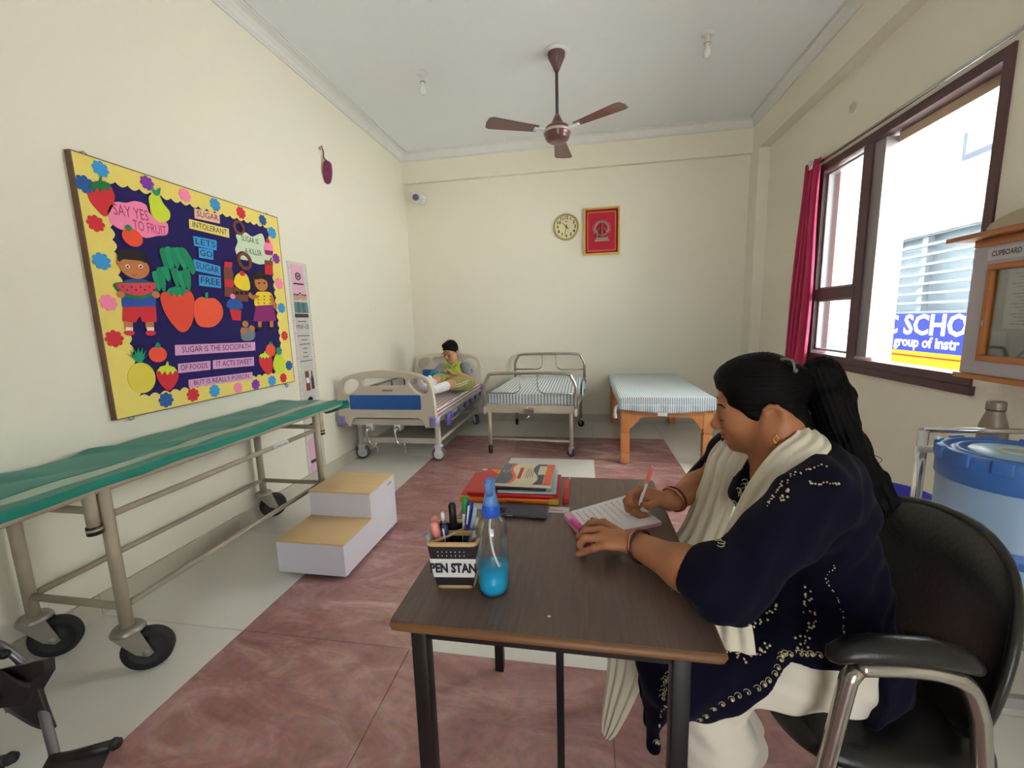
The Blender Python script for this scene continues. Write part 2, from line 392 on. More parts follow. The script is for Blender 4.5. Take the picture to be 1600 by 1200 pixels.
# ---------------------------------------------------------------- outside the window
M_out = mat('white_exterior_paint', (226, 230, 234), .7, var=.02)
M_ext = mat('cream_exterior_paint', (236, 235, 231), .8, var=.04, scale=2)
struct('ground', MB().box((XR+.15, -20, -.25), (30, 40, -.12)).box((-20, -20, -.25), (XR+.15, YF-.15, -.12)), mat('concrete_yard', (128, 124, 114), .9, var=.08, scale=3), label='pale concrete yard outside the window')
porch = tag(link('porch', MB().box((XR+.15, 1.5, 2.77), (3.2, 5.3, 2.95)), M_out, base=False), kind='structure', label='white porch ceiling outside the window')
MB().lathe([(.07, 0), (.075, -.012), (.05, -.02), (0, -.02)], (2.75, 3.55, 2.77)).build('ceiling_lamp', mat('frosted_lamp', (220, 222, 220), .3), porch)
struct('porch_wall', MB().box((XR+.15, 5.05, -.12), (3.2, 5.3, 2.77)), M_out, label='white porch side wall outside the window')
struct('shading_block', MB().box((XL-.15, 7.1, -.12), (3.2, 24, 10)), M_out, label='unseen tall white block added beyond the end wall to shade the facade')  # unseen block, added to keep the sun off the visible part of the facade
BX = 6.0
bld = thing('school_building', 'cream school building with louvres and a blue sign across the yard', 'building', (BX+2, 8, -.12))
MB().box((BX, -1.5, -.12), (BX+4, 20, 1.0)).box((BX, -1.5, 2.75), (BX+4, 20, 6.5)).box((BX+.5, 5, 1.0), (BX+4, 11, 2.75)).box((BX, -1.5, 1), (BX+4, 5, 2.75)).box((BX, 11, 1), (BX+4, 20, 2.75)).build('wall', M_ext, bld)
MB().box((BX-.35, -1.5, 3.12), (BX, 20, 3.22)).build('ledge', M_ext, bld)
M_lou = mat('grey_louvre_metal', (150, 158, 164), .5, var=.04); M_dark = mat('grey_window_glass', (158, 172, 180), .15, spec=.6)
MB().box((BX+.3, 5.4, 1.0), (BX+.32, 11, 2.75)).build('glass', M_dark, bld)
for k in range(9): MB().box((BX+.05, 5.4, 1.22+k*.17), (BX+.12, 11, 1.26+k*.17)).build('louvre', M_lou, bld)
for y in (6.2, 7.6, 9.0, 10.3): MB().box((BX+.1, y, 1.0), (BX+.2, y+.12, 2.75)).build('post', M_lou, bld)
MB().box((BX-.02, 5.4, 2.6), (BX+.2, 11, 2.78)).build('lintel', M_lou, bld)
up = MB().box((BX-.03, 6.55, 3.62), (BX, 8.32, 4.75)).build('window', mat('dark_frame', (70, 78, 92), .5), bld)
MB().box((BX-.035, 6.6, 3.70), (BX-.028, 8.24, 4.68)).build('pane', mat('pale_pane', (196, 208, 214), .2), up)
sgn = thing('sign_board', 'blue and yellow school sign with white lettering across the yard', 'sign', (BX-.06, 8.2, -.1))
MB().box((BX-.06, 5.6, .54), (BX-.01, 10.6, 1.22)).build('blue_panel', mat('sign_blue', (36, 52, 176), .4, var=.02), sgn)
MB().box((BX-.06, 5.6, -.1), (BX-.01, 10.6, .54)).build('yellow_panel', mat('sign_yellow', (240, 166, 12), .4, var=.03), sgn)
MB().box((BX-.065, 5.6, .44), (BX-.055, 10.6, .465)).build('red_stripe', mat('sign_red', (160, 40, 20), .4), sgn)
M_sl = mat('sign_white', (240, 240, 244), .5)
a, b = onx(1383, 505, BX-.07), onx(1513, 505, BX-.07)
vs, fs = text_geo('C SCHOOL', .5, 0.004, 'LEFT', .012); m = MB(basis(V(BX-.066, 9.62, 1.0), (0, -1.02, 0), (0, 0, 1))); m.add(vs, fs); link('lettering', m, M_sl, sgn, fixn=False)
vs, fs = text_geo('ya group of instr', .26, 0.003, 'LEFT', .006); m = MB(basis(V(BX-.066, 9.62, .70), (0, -1.0, 0), (0, 0, 1))); m.add(vs, fs); link('lettering', m, M_sl, sgn, fixn=False)
# ================================================================== ON THE LEFT WALL
def paper(name, rgb): return mat('paper_'+name, rgb, .75, var=.03, scale=25, bump=.02)
P_yel, P_navy = paper('yellow', (236, 214, 112)), mat('navy_felt', (36, 28, 92), .95, var=.08, scale=60, bump=.05, bscale=300)
P_red, P_pink, P_blue, P_dblue, P_purp = paper('red', (212, 44, 56)), paper('pink', (250, 138, 178)), paper('blue', (58, 150, 214)), paper('deep_blue', (38, 88, 158)), paper('purple', (136, 52, 176))
P_green, P_leaf, P_org, P_lime, P_skin, P_brn, P_blk = paper('green', (30, 122, 70)), paper('teal_green', (18, 148, 104)), paper('tomato', (240, 80, 52)), paper('lime', (206, 220, 58)), paper('skin', (196, 122, 66)), paper('brown', (124, 70, 58)), paper('black', (36, 26, 24))
P_peach, P_mint, P_lil, P_white, P_shirt, P_mel, P_ywl = paper('peach', (246, 190, 164)), paper('mint', (206, 222, 190)), paper('lilac', (222, 160, 206)), paper('white', (240, 238, 232)), paper('shirt_blue', (44, 82, 168)), paper('melon', (214, 66, 88)), paper('bright_yellow', (238, 206, 50))
P_skirt, P_pump, P_berry = paper('plum', (142, 38, 112)), paper('pumpkin', (244, 92, 60)), paper('berry', (232, 76, 54))
BXF = XL+.030                                             # face of the board
def B(cx, cy, lv=0): p = onx(100+cx/2.726, 220+cy/2.726, BXF); return V(BXF+.0006+lv*.0016, p.y, p.z)
board = thing('bulletin_board', 'bulletin board with navy felt, yellow scalloped border and paper fruit', 'bulletin board', (XL, 2.25, .885))
by0, by1, bz0, bz1 = 1.603, 2.868, .885, 2.093
MB().box((XL, by0+.005, bz0+.005), (BXF-.002, by1-.005, bz1-.005)).build('panel', P_navy, board)
f = MB()
for (y0, y1, z0, z1) in [(by0, by0+.005, bz0, bz1), (by1-.005, by1, bz0, bz1), (by0+.005, by1-.005, bz0, bz0+.005), (by0+.005, by1-.005, bz1-.005, bz1)]: f.box((XL, y0, z0), (BXF+.001, y1, z1))
f.build('frame', mat('board_frame_wood', (112, 84, 62), .5, var=.15, scale=20), board)
bord = []
iy0, iy1, iz0, iz1 = by0+.115, by1-.10, bz0+.085, bz1-.085
def scal(a, b, n):
    out = []; a = Vector(a); b = Vector(b); d = (b-a)/n; nr = V(-d.y, d.x).normalized()
    for k in range(n):
        for t in range(5): out.append(a+d*(k+t/5)+nr*(.016*math.sin(PI*t/5)))
    return out
inner = scal((iy0, iz0), (iy1, iz0), 19)+scal((iy1, iz0), (iy1, iz1), 19)+scal((iy1, iz1), (iy0, iz1), 19)+scal((iy0, iz1), (iy0, iz0), 19)
vs, fs = curve_mesh([[(by0+.005, bz0+.005), (by1-.005, bz0+.005), (by1-.005, bz1-.005), (by0+.005, bz1-.005)], [tuple(p) for p in inner]], .0008)
m = MB(basis(V(BXF-.0005, 0, 0), (0, 1, 0), (0, 0, 1))); m.add(vs, fs); link('scalloped_border', m, P_yel, board)
def cut(name, pts, mt, lv=1, parent=None, smooth=True, n=5):
    P = [B(x, y, lv) for x, y in pts]
    if smooth: P = catmull(P, n, True)
    return MB().prism(P, (.0014, 0, 0)).build(name, mt, parent or board)
def disc(name, cx, cy, rx, ry, mt, lv=1, parent=None, n=24):
    c = B(cx, cy, lv); sy = (B(cx+rx, cy).y-B(cx-rx, cy).y)/2; sz = (B(cx, cy-ry).z-B(cx, cy+ry).z)/2
    return MB().prism([c+V(0, sy*math.cos(2*PI*k/n), sz*math.sin(2*PI*k/n)) for k in range(n)], (.0014, 0, 0)).build(name, mt, parent or board)
def ring(name, cx, cy, r0, r1, mt, lv, parent=None):
    c = B(cx, cy, lv); k = (B(cx+r0, cy).y-B(cx-r0, cy).y)/2/r0
    MB().torus(c, (1, 0, 0), k*(r0+r1)/2, k*(r0-r1)/2, 28, 6).build(name, mt, parent or board)
# paper flowers: one mesh per colour and size, shared
fl = MB(); c = V(0, 0, 0); n = 64
fr_ = lambda k: .029+.010*abs(math.sin(4*2*PI*k/n))**.6
fl.prism([V(0, fr_(k)*math.cos(2*PI*k/n), fr_(k)*math.sin(2*PI*k/n)) for k in range(n)], (.0015, 0, 0))
for (cx, cy, mt) in [(153, 120, P_blue), (352, 180, P_purp), (512, 232, P_pink), (642, 272, P_blue), (752, 307, P_red), (845, 338, P_dblue), (885, 392, P_blue), (902, 502, P_purp), (915, 608, P_pink),
                     (925, 712, P_blue), (938, 830, P_red), (957, 957, P_dblue), (933, 1010, P_red), (433, 1104, P_dblue), (548, 1082, P_red), (640, 1065, P_blue), (740, 1052, P_pink), (815, 1038, P_purp),
                     (885, 1022, P_blue), (85, 185, P_dblue), (133, 352, P_red), (158, 513, P_blue), (187, 690, P_pink), (212, 843, P_red)]:
    q = MB(); q.M = Matrix.Translation(B(cx, cy, 1.2)) @ Matrix.Rotation(random.random()*.8, 4, 'X') @ Matrix.Scale(random.uniform(.9, 1.08), 4); q.add(fl.v, fl.f); link('paper_flower', q, mt, board)
def card(txts, q, mt, lv=1, ink=M_ink, k=.62):
    a, b, c2, d = [B(x, y, lv) for x, y in q]
    o = MB().prism([a, b, c2, d], (.0014, 0, 0)).build('paper_card', mt, board)
    x = (b-a+c2-d)/2; y = ((a-d)+(b-c2))/2; nl = len(txts)
    for i, t in enumerate(txts):
        ctr = (a+b+c2+d)/4 + V(.0022, 0, 0) + y*((nl-1)/2-i)/nl
        text_on('lettering', t, ink, o, ctr, x, y, y.length/nl*.85, x.length*.86)
    return o
card(['SUGAR'], [(553, 288), (660, 312), (662, 353), (555, 330)], P_peach)
card(['INTOLERANT'], [(530, 333), (700, 375), (702, 414), (532, 373)], P_yel)
card(['LETS'], [(548, 405), (648, 425), (648, 467), (552, 447)], P_blue)
card(['GO'], [(570, 455), (632, 465), (633, 508), (572, 498)], P_blue, 2)
card(['SUGAR'], [(549, 503), (663, 535), (666, 577), (551, 552)], P_blue)
card(['FREE'], [(572, 570), (665, 583), (667, 628), (573, 617)], P_blue)
card(['SUGAR IS THE SOCIOPATH'], [(470, 870), (812, 857), (813, 893), (472, 915)], P_lil)
card(['OF FOODS.'], [(483, 950), (622, 937), (622, 975), (485, 990)], P_lil)
card(['IT ACTS SWEET'], [(632, 935), (807, 920), (808, 958), (633, 973)], P_lil)
card(['BUT IS REALLY POISON'], [(528, 1018), (800, 985), (802, 1015), (530, 1052)], P_lil)
cl = cut('pink_cloud', [(183, 300), (212, 262), (262, 264), (302, 257), (345, 272), (360, 305), (392, 335), (437, 350), (437, 398), (395, 405), (345, 413), (292, 387), (240, 378), (200, 352), (190, 330)], P_pink, 1)
P_ink2 = mat('crimson_ink', (176, 58, 104), .8)
text_on('lettering', 'SAY YES', P_ink2, cl, B(284, 308, 2.4), (0, 1, .03), (0, 0, 1), .075, .165)
text_on('lettering', 'TO FRUIT', P_ink2, cl, B(365, 374, 2.4), (0, 1, 0), (0, 0, 1), .07, .17)
cl = cut('mint_cloud', [(732, 400), (770, 390), (800, 408), (838, 395), (852, 420), (858, 455), (880, 478), (872, 512), (835, 527), (790, 512), (748, 502), (728, 465), (738, 430)], P_mint, 1)
text_on('lettering', 'SUGAR IS', M_ink, cl, B(790, 423, 2.4), (0, 1, 0), (0, 0, 1), .05, .145)
text_on('lettering', 'A KILLER', M_ink, cl, B(805, 475, 2.4), (0, 1, 0), (0, 0, 1), .05, .15)
ring('paper_doughnut', 742, 370, 24, 14, P_brn, 1); ring('paper_doughnut', 765, 512, 31, 18, P_brn, 2)
def berry(pts, body, top, cx, cy, r, name='paper_strawberry'):
    o = cut(name, pts, body, 1)
    P = [(cx-r, cy+r*.1), (cx-r*.7, cy-r*.35), (cx-r*.15, cy-r*.5), (cx-r*.05, cy-r*.85), (cx+r*.1, cy-r*.85), (cx+r*.12, cy-r*.5), (cx+r*.7, cy-r*.3), (cx+r, cy+r*.15), (cx+r*.72, cy+r*.02), (cx+r*.52, cy+r*.4), (cx+r*.28, cy+r*.05), (cx+r*.02, cy+r*.48), (cx-r*.25, cy+r*.06), (cx-r*.5, cy+r*.42), (cx-r*.72, cy+r*.04)]
    cut('leaf_crown', P, top, 2, o, False); return o
berry([(98, 200), (130, 172), (180, 180), (213, 230), (205, 280), (175, 322), (135, 290), (103, 245)], P_red, P_green, 152, 196, 52)
berry([(410, 655), (450, 640), (520, 632), (552, 670), (550, 750), (530, 800), (497, 814), (455, 775), (420, 715)], P_berry, P_leaf, 478, 645, 48)
berry([(392, 980), (435, 962), (482, 985), (480, 1025), (445, 1064), (405, 1030)], P_red, P_lime, 437, 978, 44)
berry([(828, 930), (852, 906), (880, 918), (888, 960), (875, 995), (842, 972)], P_red, P_lime, 853, 918, 26)
o = cut('paper_pear', [(358, 240), (380, 222), (402, 232), (420, 268), (448, 305), (442, 338), (405, 347), (372, 318), (362, 275)], P_lime, 2); cut('leaf', [(362, 188), (385, 212), (406, 200), (400, 232), (380, 228)], P_leaf, 3, o)
o = cut('paper_pear', [(893, 930), (905, 905), (922, 912), (940, 945), (935, 985), (905, 988), (890, 962)], P_lime, 1); cut('leaf', [(902, 885), (915, 880), (925, 905), (908, 912)], P_leaf, 2, o)
o = disc('paper_tomato', 288, 412, 43, 38, P_org, 3); cut('leaf', [(252, 365), (270, 358), (285, 375), (270, 385)], P_green, 4, o)
o = cut('paper_pumpkin', [(552, 690), (580, 665), (605, 672), (640, 672), (670, 705), (672, 750), (645, 785), (610, 795), (570, 785), (552, 745)], P_pump, 2); cut('stem', [(596, 672), (597, 648), (609, 645), (610, 672)], P_leaf, 3, o, False)
o = disc('paper_orange', 398, 910, 39, 34, P_org, 1); cut('leaf', [(385, 875), (395, 858), (408, 872), (398, 884)], P_leaf, 2, o)
o = disc('paper_orange', 878, 892, 21, 27, P_org, 2); cut('leaf', [(868, 868), (876, 855), (886, 866)], P_leaf, 3, o)
o = disc('paper_pineapple', 330, 1010, 60, 66, paper('pineapple', (226, 206, 72)), 1)
for k in range(7):
    a = PI*(.12+.76*k/6); cut('leaf', [(318-14*math.sin(a), 945), (310+52*math.cos(a), 925-48*math.sin(a)), (318+14*math.sin(a), 945)], P_leaf, 2+k*.4, o, False)
# green chilli bunch
for k, (x0, y0, x1, y1) in enumerate([(420, 462, 436, 560), (440, 458, 458, 570), (462, 460, 480, 545), (480, 460, 510, 550), (500, 462, 545, 570), (385, 560, 400, 640), (402, 545, 420, 645), (420, 540, 440, 600), (465, 548, 478, 628), (490, 560, 505, 645), (512, 550, 525, 640)]):
    cut('paper_chilli', [(x0-14, y0), (x0+14, y0), (x1+9, (y0+2*y1)/3), (x1, y1), ((x0+x1)/2-13, (y0+y1)/2)], P_leaf if k % 2 else paper('mid_green', (24, 132, 92)), 1+k*.45)
# boy with a melon slice
fig = cut('paper_boy', [(252, 600), (292, 588), (345, 592), (362, 612), (383, 640), (384, 714), (318, 718), (250, 712), (246, 640)], P_shirt, 1)
disc('face', 297, 537, 64, 50, P_skin, 2, fig); cut('hair', [(222, 500), (232, 470), (262, 462), (318, 470), (345, 485), (350, 520), (322, 512), (285, 508), (248, 505), (232, 515)], P_blk, 3, fig)
disc('ear', 232, 520, 11, 14, P_skin, 2.5, fig)
for ex in (266, 322): disc('eye', ex, 535, 9, 8, P_white, 3, fig); disc('pupil', ex, 536, 4, 5, P_blk, 4, fig)
cut('mouth', [(285, 568), (296, 573), (308, 568), (296, 577)], P_red, 3, fig)
cut('melon_slice', [(212, 606), (310, 600), (408, 604), (398, 640), (360, 665), (310, 674), (258, 664), (222, 640)], P_green, 2, fig); cut('melon_flesh', [(222, 610), (310, 606), (395, 608), (380, 635), (345, 655), (310, 660), (262, 650), (232, 632)], P_melon if False else P_mel, 3, fig)
for k in range(8): disc('seed', 245+k*19, 622+(k % 2)*14, 2.6, 3.6, P_blk, 4, fig, 8)
for hx in (238, 388): disc('hand', hx, 655, 17, 15, P_skin, 2.5, fig)
cut('shorts', [(248, 708), (388, 706), (392, 772), (330, 772), (320, 745), (302, 774), (246, 768)], P_red, 2, fig, False)
for x in (275, 365): cut('leg', [(x-22, 768), (x+16, 768), (x+14, 800), (x-18, 800)], P_skin, 1.5, fig, False); cut('sock', [(x-15, 794), (x+15, 794), (x+15, 812), (x-13, 812)], P_white, 2, fig, False); disc('shoe', x, 819, 22, 11, P_red, 3, fig)
# girl
fig = cut('paper_girl', [(816, 650), (845, 643), (880, 650), (890, 700), (815, 706)], P_ywl, 1.5)
cut('hair', [(805, 570), (835, 555), (865, 570), (876, 620), (868, 640), (812, 640), (798, 610)], P_blk, 1, fig); disc('face', 838, 608, 27, 32, P_skin, 2, fig); cut('fringe', [(812, 590), (830, 566), (860, 580), (866, 600), (842, 588)], P_blk, 3, fig)
for ex in (828, 850): disc('eye', ex, 606, 4, 4, P_blk, 3, fig, 10)
cut('arm', [(815, 655), (825, 668), (800, 675), (783, 660), (790, 645), (802, 658)], P_skin, 2, fig); cut('arm', [(880, 655), (896, 690), (905, 712), (895, 715), (880, 688)], P_skin, 2, fig)
cut('skirt', [(815, 703), (888, 698), (902, 765), (855, 770), (803, 768)], P_skirt, 2, fig, False)
for x in (832, 882): cut('leg', [(x-8, 765), (x+8, 765), (x+7, 795), (x-6, 795)], P_skin, 1.2, fig, False); disc('shoe', x, 800, 12, 7, P_blk, 2, fig)
for k in range(9): disc('dot', 825+(k % 3)*25, 662+(k//3)*15, 3, 3, P_brn, 3, fig, 8)
# sweets
o = cut('paper_bottle', [(678, 530), (708, 530), (718, 560), (720, 668), (682, 662)], P_brn, 1, None, False); cut('cap', [(680, 515), (714, 518), (713, 540), (680, 536)], P_red, 2, o, False); cut('label', [(682, 590), (719, 594), (720, 625), (683, 621)], P_red, 2, o, False)
o = cut('paper_chocolate', [(722, 622), (784, 628), (782, 686), (722, 680)], P_brn, 1, None, False)
for k in range(3): cut('square', [(728+k*19, 640), (742+k*19, 641), (742+k*19, 656), (728+k*19, 655)], P_blk, 2, o, False)
o = cut('paper_cupcake', [(722, 610), (728, 575), (755, 560), (780, 580), (788, 632), (755, 635)], P_ywl, 3); disc('cherry', 755, 565, 11, 11, P_red, 4, o)
o = cut('paper_cupcake', [(690, 705), (698, 678), (725, 670), (752, 685), (758, 712), (722, 722)], P_dblue, 2); disc('cherry', 715, 663, 11, 11, P_pink, 3, o); cut('case', [(702, 718), (752, 722), (750, 766), (714, 764)], P_red, 2, o, False)
o = cut('paper_cupcake', [(848, 470), (852, 440), (870, 422), (884, 445), (886, 480), (866, 488)], P_pink, 3); disc('cherry', 864, 427, 8, 9, P_red, 4, o); cut('case', [(852, 465), (886, 470), (884, 488), (854, 484)], P_skirt, 4, o, False)
o = cut('paper_jar', [(852, 510), (886, 514), (888, 572), (854, 568)], P_red, 2, None, False); cut('band', [(852, 508), (886, 512), (886, 530), (852, 526)], P_brn, 3, o, False)
o = cut('paper_family', [(752, 800), (768, 795), (808, 805), (806, 845), (758, 848)], paper('faded', (112, 130, 140)), 1)
for x, y in ((770, 780), (797, 800), (762, 812)): disc('face', x, y, 13, 14, P_skin, 2, o, 12)
# wall hooks holding the board
for (px, py) in [(125, 238), (413, 334), (199, 649), (444, 600)]:
    p = onx(px, py, XL); MB().cyl(p, p+V(.02, 0, 0), .004, 8).torus(p+V(.02, 0, -.012), (1, 0, 0), .012, .0028, 14, 6).build('hook', M_steel, board)

# ---------------------------------------------------------------- height chart strip
ch = thing('height_chart', 'tall narrow plastic height chart with printed panels on the wall', 'height chart', (XL, 3.07, .03))
cy0, cy1, cz0, cz1 = 2.955, 3.185, .03, 1.805
MB().box((XL, cy0, cz0), (XL+.003, cy1, cz1)).build('sheet', mat('translucent_sheet', (214, 206, 198), .35, var=.03), ch)
def pan(name, v0, v1, mt, lv=1, u0=.15, u1=.80, parent=None):
    h = cz1-cz0; w = cy1-cy0
    return MB().box((XL+.003, cy0+w*u0, cz1-h*v1), (XL+.003+.0012*lv, cy0+w*u1, cz1-h*v0)).build(name, mt, parent or ch)
P_cp = paper('pale_pink', (226, 176, 200)); P_gr = paper('light_grey', (200, 194, 188)); P_dk = paper('dark_band', (70, 52, 58)); P_tl = paper('teal_coat', (84, 138, 132))
h = cz1-cz0; w = cy1-cy0
def cp(u, v, lv): return V(XL+.003+.0012*lv, cy0+w*u, cz1-h*v)
def cdisc(name, u, v, r, mt, lv, parent, sz=1.0, n=16): return MB().prism([cp(u, v, lv)+V(0, r*math.cos(2*PI*k/n), r*sz*math.sin(2*PI*k/n)) for k in range(n)], (.0008, 0, 0)).build(name, mt, parent)
a = pan('pink_page', .012, .165, P_cp); ring_c = cp(.47, .062, 2); MB().torus(ring_c, (1, 0, 0), .026, .006, 20, 6).build('emblem', mat('grey_print', (96, 96, 96), .7), a); cdisc('emblem_core', .47, .062, .013, mat('grey_print', (96, 96, 96)), 2, a)
bar_on('caption_print', M_ink, a, cp(.47, .095, 2), (0, 1, 0), (0, 0, 1), .12, .012)
a = pan('photo_page', .165, .24, P_gr, 1)
for k in range(5):
    u = .22+k*.135; c_ = MB().prism([cp(u-.09, .222, 2+k*.2), cp(u+.09, .222, 2+k*.2), cp(u+.08, .175, 2+k*.2), cp(u-.08, .175, 2+k*.2)], (.0008, 0, 0)).build('coat', P_tl if k % 2 == 0 else paper('slate', (92, 98, 104)), a); cdisc('head', u, .155-.006*(k == 2), .017, paper('faded_skin', (196, 158, 132)), 3+k*.2, a, 1.25); cdisc('hair', u, .148-.006*(k == 2), .016, P_blk, 2.6+k*.2, a, 1.1)
pan('caption_band', .226, .243, P_dk, 4, .13, .82)
a = pan('text_page', .245, .44, P_gr); text_on('lettering', 'MNF-GE', M_ink, a, cp(.47, .285, 2), (0, 1, 0), (0, 0, 1), .05, .15)
for k, wd in enumerate((.45, .62, .3, .55, .25, .2, .28, .66)): MB().box((XL+.004, cy0+w*(.47-wd/2), cz1-h*(.262+.0+(.045 if k else 0)+k*.019)), (XL+.0055, cy0+w*(.47+wd/2), cz1-h*(.258+(.045 if k else 0)+k*.019))).build('text_line', mat('grey_print', (96, 96, 96)), a)
a = pan('product_page', .44, .60, P_gr); MB().prism([cp(.33, .575, 2), cp(.55, .575, 2), cp(.52, .485, 2), cp(.32, .485, 2)], (.001, 0, 0)).build('carton', P_brn, a); MB().prism([cp(.36, .54, 3), cp(.52, .54, 3), cp(.50, .515, 3), cp(.35, .515, 3)], (.001, 0, 0)).build('carton_band', P_white, a)
MB().prism([cp(.62, .572, 2), cp(.78, .572, 2), cp(.77, .525, 2), cp(.72, .507, 2), cp(.72, .487, 2), cp(.67, .487, 2), cp(.67, .507, 2), cp(.61, .525, 2)], (.001, 0, 0)).build('bottle', P_dk, a)
a = pan('child_page', .60, .70, P_gr); cdisc('head', .48, .638, .034, P_skin, 2, a, 1.2); cdisc('hair', .47, .617, .032, P_blk, 3, a, .7); MB().prism([cp(.25, .685, 2), cp(.72, .685, 2), cp(.62, .662, 2), cp(.38, .662, 2)], (.001, 0, 0)).build('shirt', P_tl, a); pan('caption_band', .682, .695, P_dk, 4, .18, .8)
bar_on('caption_print', M_ink, ch, cp(.45, .735, 2), (0, 1, 0), (0, 0, 1), .10, .022)
a = pan('pink_page', .80, .985, P_cp); MB().prism([cp(.62, .86, 2), cp(.8, .86, 2), cp(.8, .80, 2), cp(.62, .80, 2)], (.001, 0, 0)).build('picture', P_tl, a); pan('caption_band', .90, .915, P_dk, 3, .18, .75)
m = MB()
for k in range(88):
    z = cz0+.02+k*.02; L_ = .022 if k % 5 == 0 else .011
    m.box((XL+.003, cy1-L_, z), (XL+.0036, cy1-.002, z+.0022)); m.box((XL+.003, cy0+.002, z), (XL+.0036, cy0+L_, z+.0022))
m.build('ruler_marks', M_ink, ch)

# ---------------------------------------------------------------- coil of cord on a nail
co = thing('cord_coil', 'coil of red and blue cord hanging from a nail high on the wall', 'cord', (XL, 3.57, 2.53))
p = onx(499, 232, XL); q = onx(508, 270, XL)
MB().cyl(p, p+V(.03, 0, 0), .005).lathe([(0, 0), (.012, 0), (.012, .006), (0, .008)], p, (1, 0, 0)).build('nail', M_steel, co)
MB().tube(catmull([p+V(.02, 0, .02), p+V(.025, .015, -.03), p+V(.025, .012, -.07), q+V(.03, .01, .09)], 6), .006, 8).build('hanging_loop', mat('brown_cord', (130, 70, 42), .8), co)
M_cr, M_cb = mat('red_cord', (150, 30, 52), .7), mat('blue_cord', (58, 64, 130), .7)
for k in range(7):
    a = .5*(k-3)*.28; o_ = V(.02+.006*(k % 3), (k-3)*.005, 0)
    MB().tube([q+o_+V(.012*math.sin(2*PI*i/20), (.045-.004*abs(k-3))*math.cos(2*PI*i/20)+.012*math.sin(2*PI*i/20)*a, .085*math.sin(2*PI*i/20)) for i in range(20)], .0065, 6, closed=True).build('cord_turn', M_cb if k in (2, 4) else M_cr, co)

# ================================================================== ON THE END WALL
cc = thing('security_camera', 'small white security camera in the upper corner of the end wall', 'camera', (-2.12, YB-.02, 2.8))
p = ony(650, 308, YB-.14)
MB().lathe([(.06, 0), (.06, .03), (.04, .045), (0, .045)], (p.x+.02, YB, p.z+.0), (0, -1, 0)).build('mount', M_white, cc)
MB().cyl((p.x+.02, YB-.03, p.z+.0), p, .022).build('arm', M_white, cc)
d = V(.25, -.9, -.30).normalized(); MB().lathe([(0, -.09), (.05, -.085), (.062, -.06), (.066, .05), (.056, .065), (.05, .055), (0, .055)], p, d).build('housing', M_white, cc)
MB().lathe([(.036, .055), (.033, .066), (0, .07)], p, d).build('lens', mat('lens_grey', (92, 88, 104), .2), cc)
MB().ball(p+V(.08, .03, -.05), .035).build('joint', M_white, cc)
ck = thing('wall_clock', 'round cream wall clock with gold rim and black numerals', 'clock', (-.21, YB, 2.24))
cc_ = V(-.21, YB, 2.392); R_ = .153
MB().lathe([(R_, 0), (R_, .02), (R_-.006, .034), (R_-.018, .036), (R_-.024, .024), (R_-.024, .018)], cc_, (0, -1, 0), 48, caps=False).build('rim', mat('clock_gold', (190, 172, 110), .3, .5, var=.05), ck)
MB().lathe([(R_-.022, .018), (0, .018)], cc_, (0, -1, 0), 48, caps=False).build('dial', mat('clock_dial', (226, 216, 172), .5, var=.03, scale=40), ck)
for k in range(1, 13):
    a = PI/2-k*PI/6; text_on('numeral', str(k), M_ink, ck, cc_+V(.103*math.cos(a), -.0195, .103*math.sin(a)), (1, 0, 0), (0, 0, 1), .05, thin=.0015)
def hand(name, ang, L_, w_):
    d = V(math.cos(ang), 0, math.sin(ang)); n_ = V(-d.z, 0, d.x); o_ = cc_+V(0, -.022, 0)
    MB().prism([o_-d*.03-n_*w_, o_-d*.03+n_*w_, o_+d*L_+n_*w_*.6, o_+d*L_-n_*w_*.6], (0, -.002, 0)).build(name, M_ink, ck)
hand('hour_hand', PI/2-10.53*PI/6, .075, .005); hand('minute_hand', PI/2-32*PI/30, .105, .0035); hand('second_hand', PI/2-22*PI/30, .05, .0015)
MB().lathe([(.008, .018), (.008, .026), (0, .027)], cc_, (0, -1, 0)).build('spindle', M_ink, ck)
bar_on('maker_mark', M_ink, ck, cc_+V(0, -.0192, .062), (1, 0, 0), (0, 0, 1), .04, .007)
pic = thing('framed_relief', 'gold framed picture of a silver haloed relief on red velvet', 'picture', (.203, YB, 2.05))
x0, x1, z0, z1 = -.006, .411, 2.048, 2.583
def fr(name, i, t, d0, d1, mt):
    m = MB()
    for (a0, a1, c0, c1) in [(x0+i, x1-i, z0+i, z0+i+t), (x0+i, x1-i, z1-i-t, z1-i), (x0+i, x0+i+t, z0+i+t, z1-i-t), (x1-i-t, x1-i, z0+i+t, z1-i-t)]: m.box((a0, YB-d1, c0), (a1, YB-d0, c1))
    return m.build(name, mt, pic)
fr('frame', 0, .020, 0, .035, M_gold); fr('mount_border', .020, .024, .0, .014, mat('crimson_velvet', (150, 30, 46), .9)); fr('inner_fillet', .044, .009, 0, .018, mat('orange_gilt', (220, 140, 84), .4, .2))
MB().box((x0+.05, YB-.012, z0+.05), (x1-.05, YB, z1-.05)).build('velvet', mat('red_velvet', (190, 26, 58), .85, sheen=.3), pic)
M_sil = mat('silver_relief', (176, 150, 128), .4, .5, var=.2, scale=60); c_ = V(.205, YB-.014, 2.345)
rel = MB().torus(c_, (0, 1, 0), .075, .010, 28, 6).build('halo', M_sil, pic)
for k in range(25):
    a = -.5+k*(PI+1.0)/24; d = V(math.cos(a), 0, math.sin(a)); n_ = V(-d.z, 0, d.x)*.005; MB().prism([c_+d*.08-n_, c_+d*.08+n_, c_+d*.112], (0, -.006, 0)).build('halo_ray', M_sil, pic)
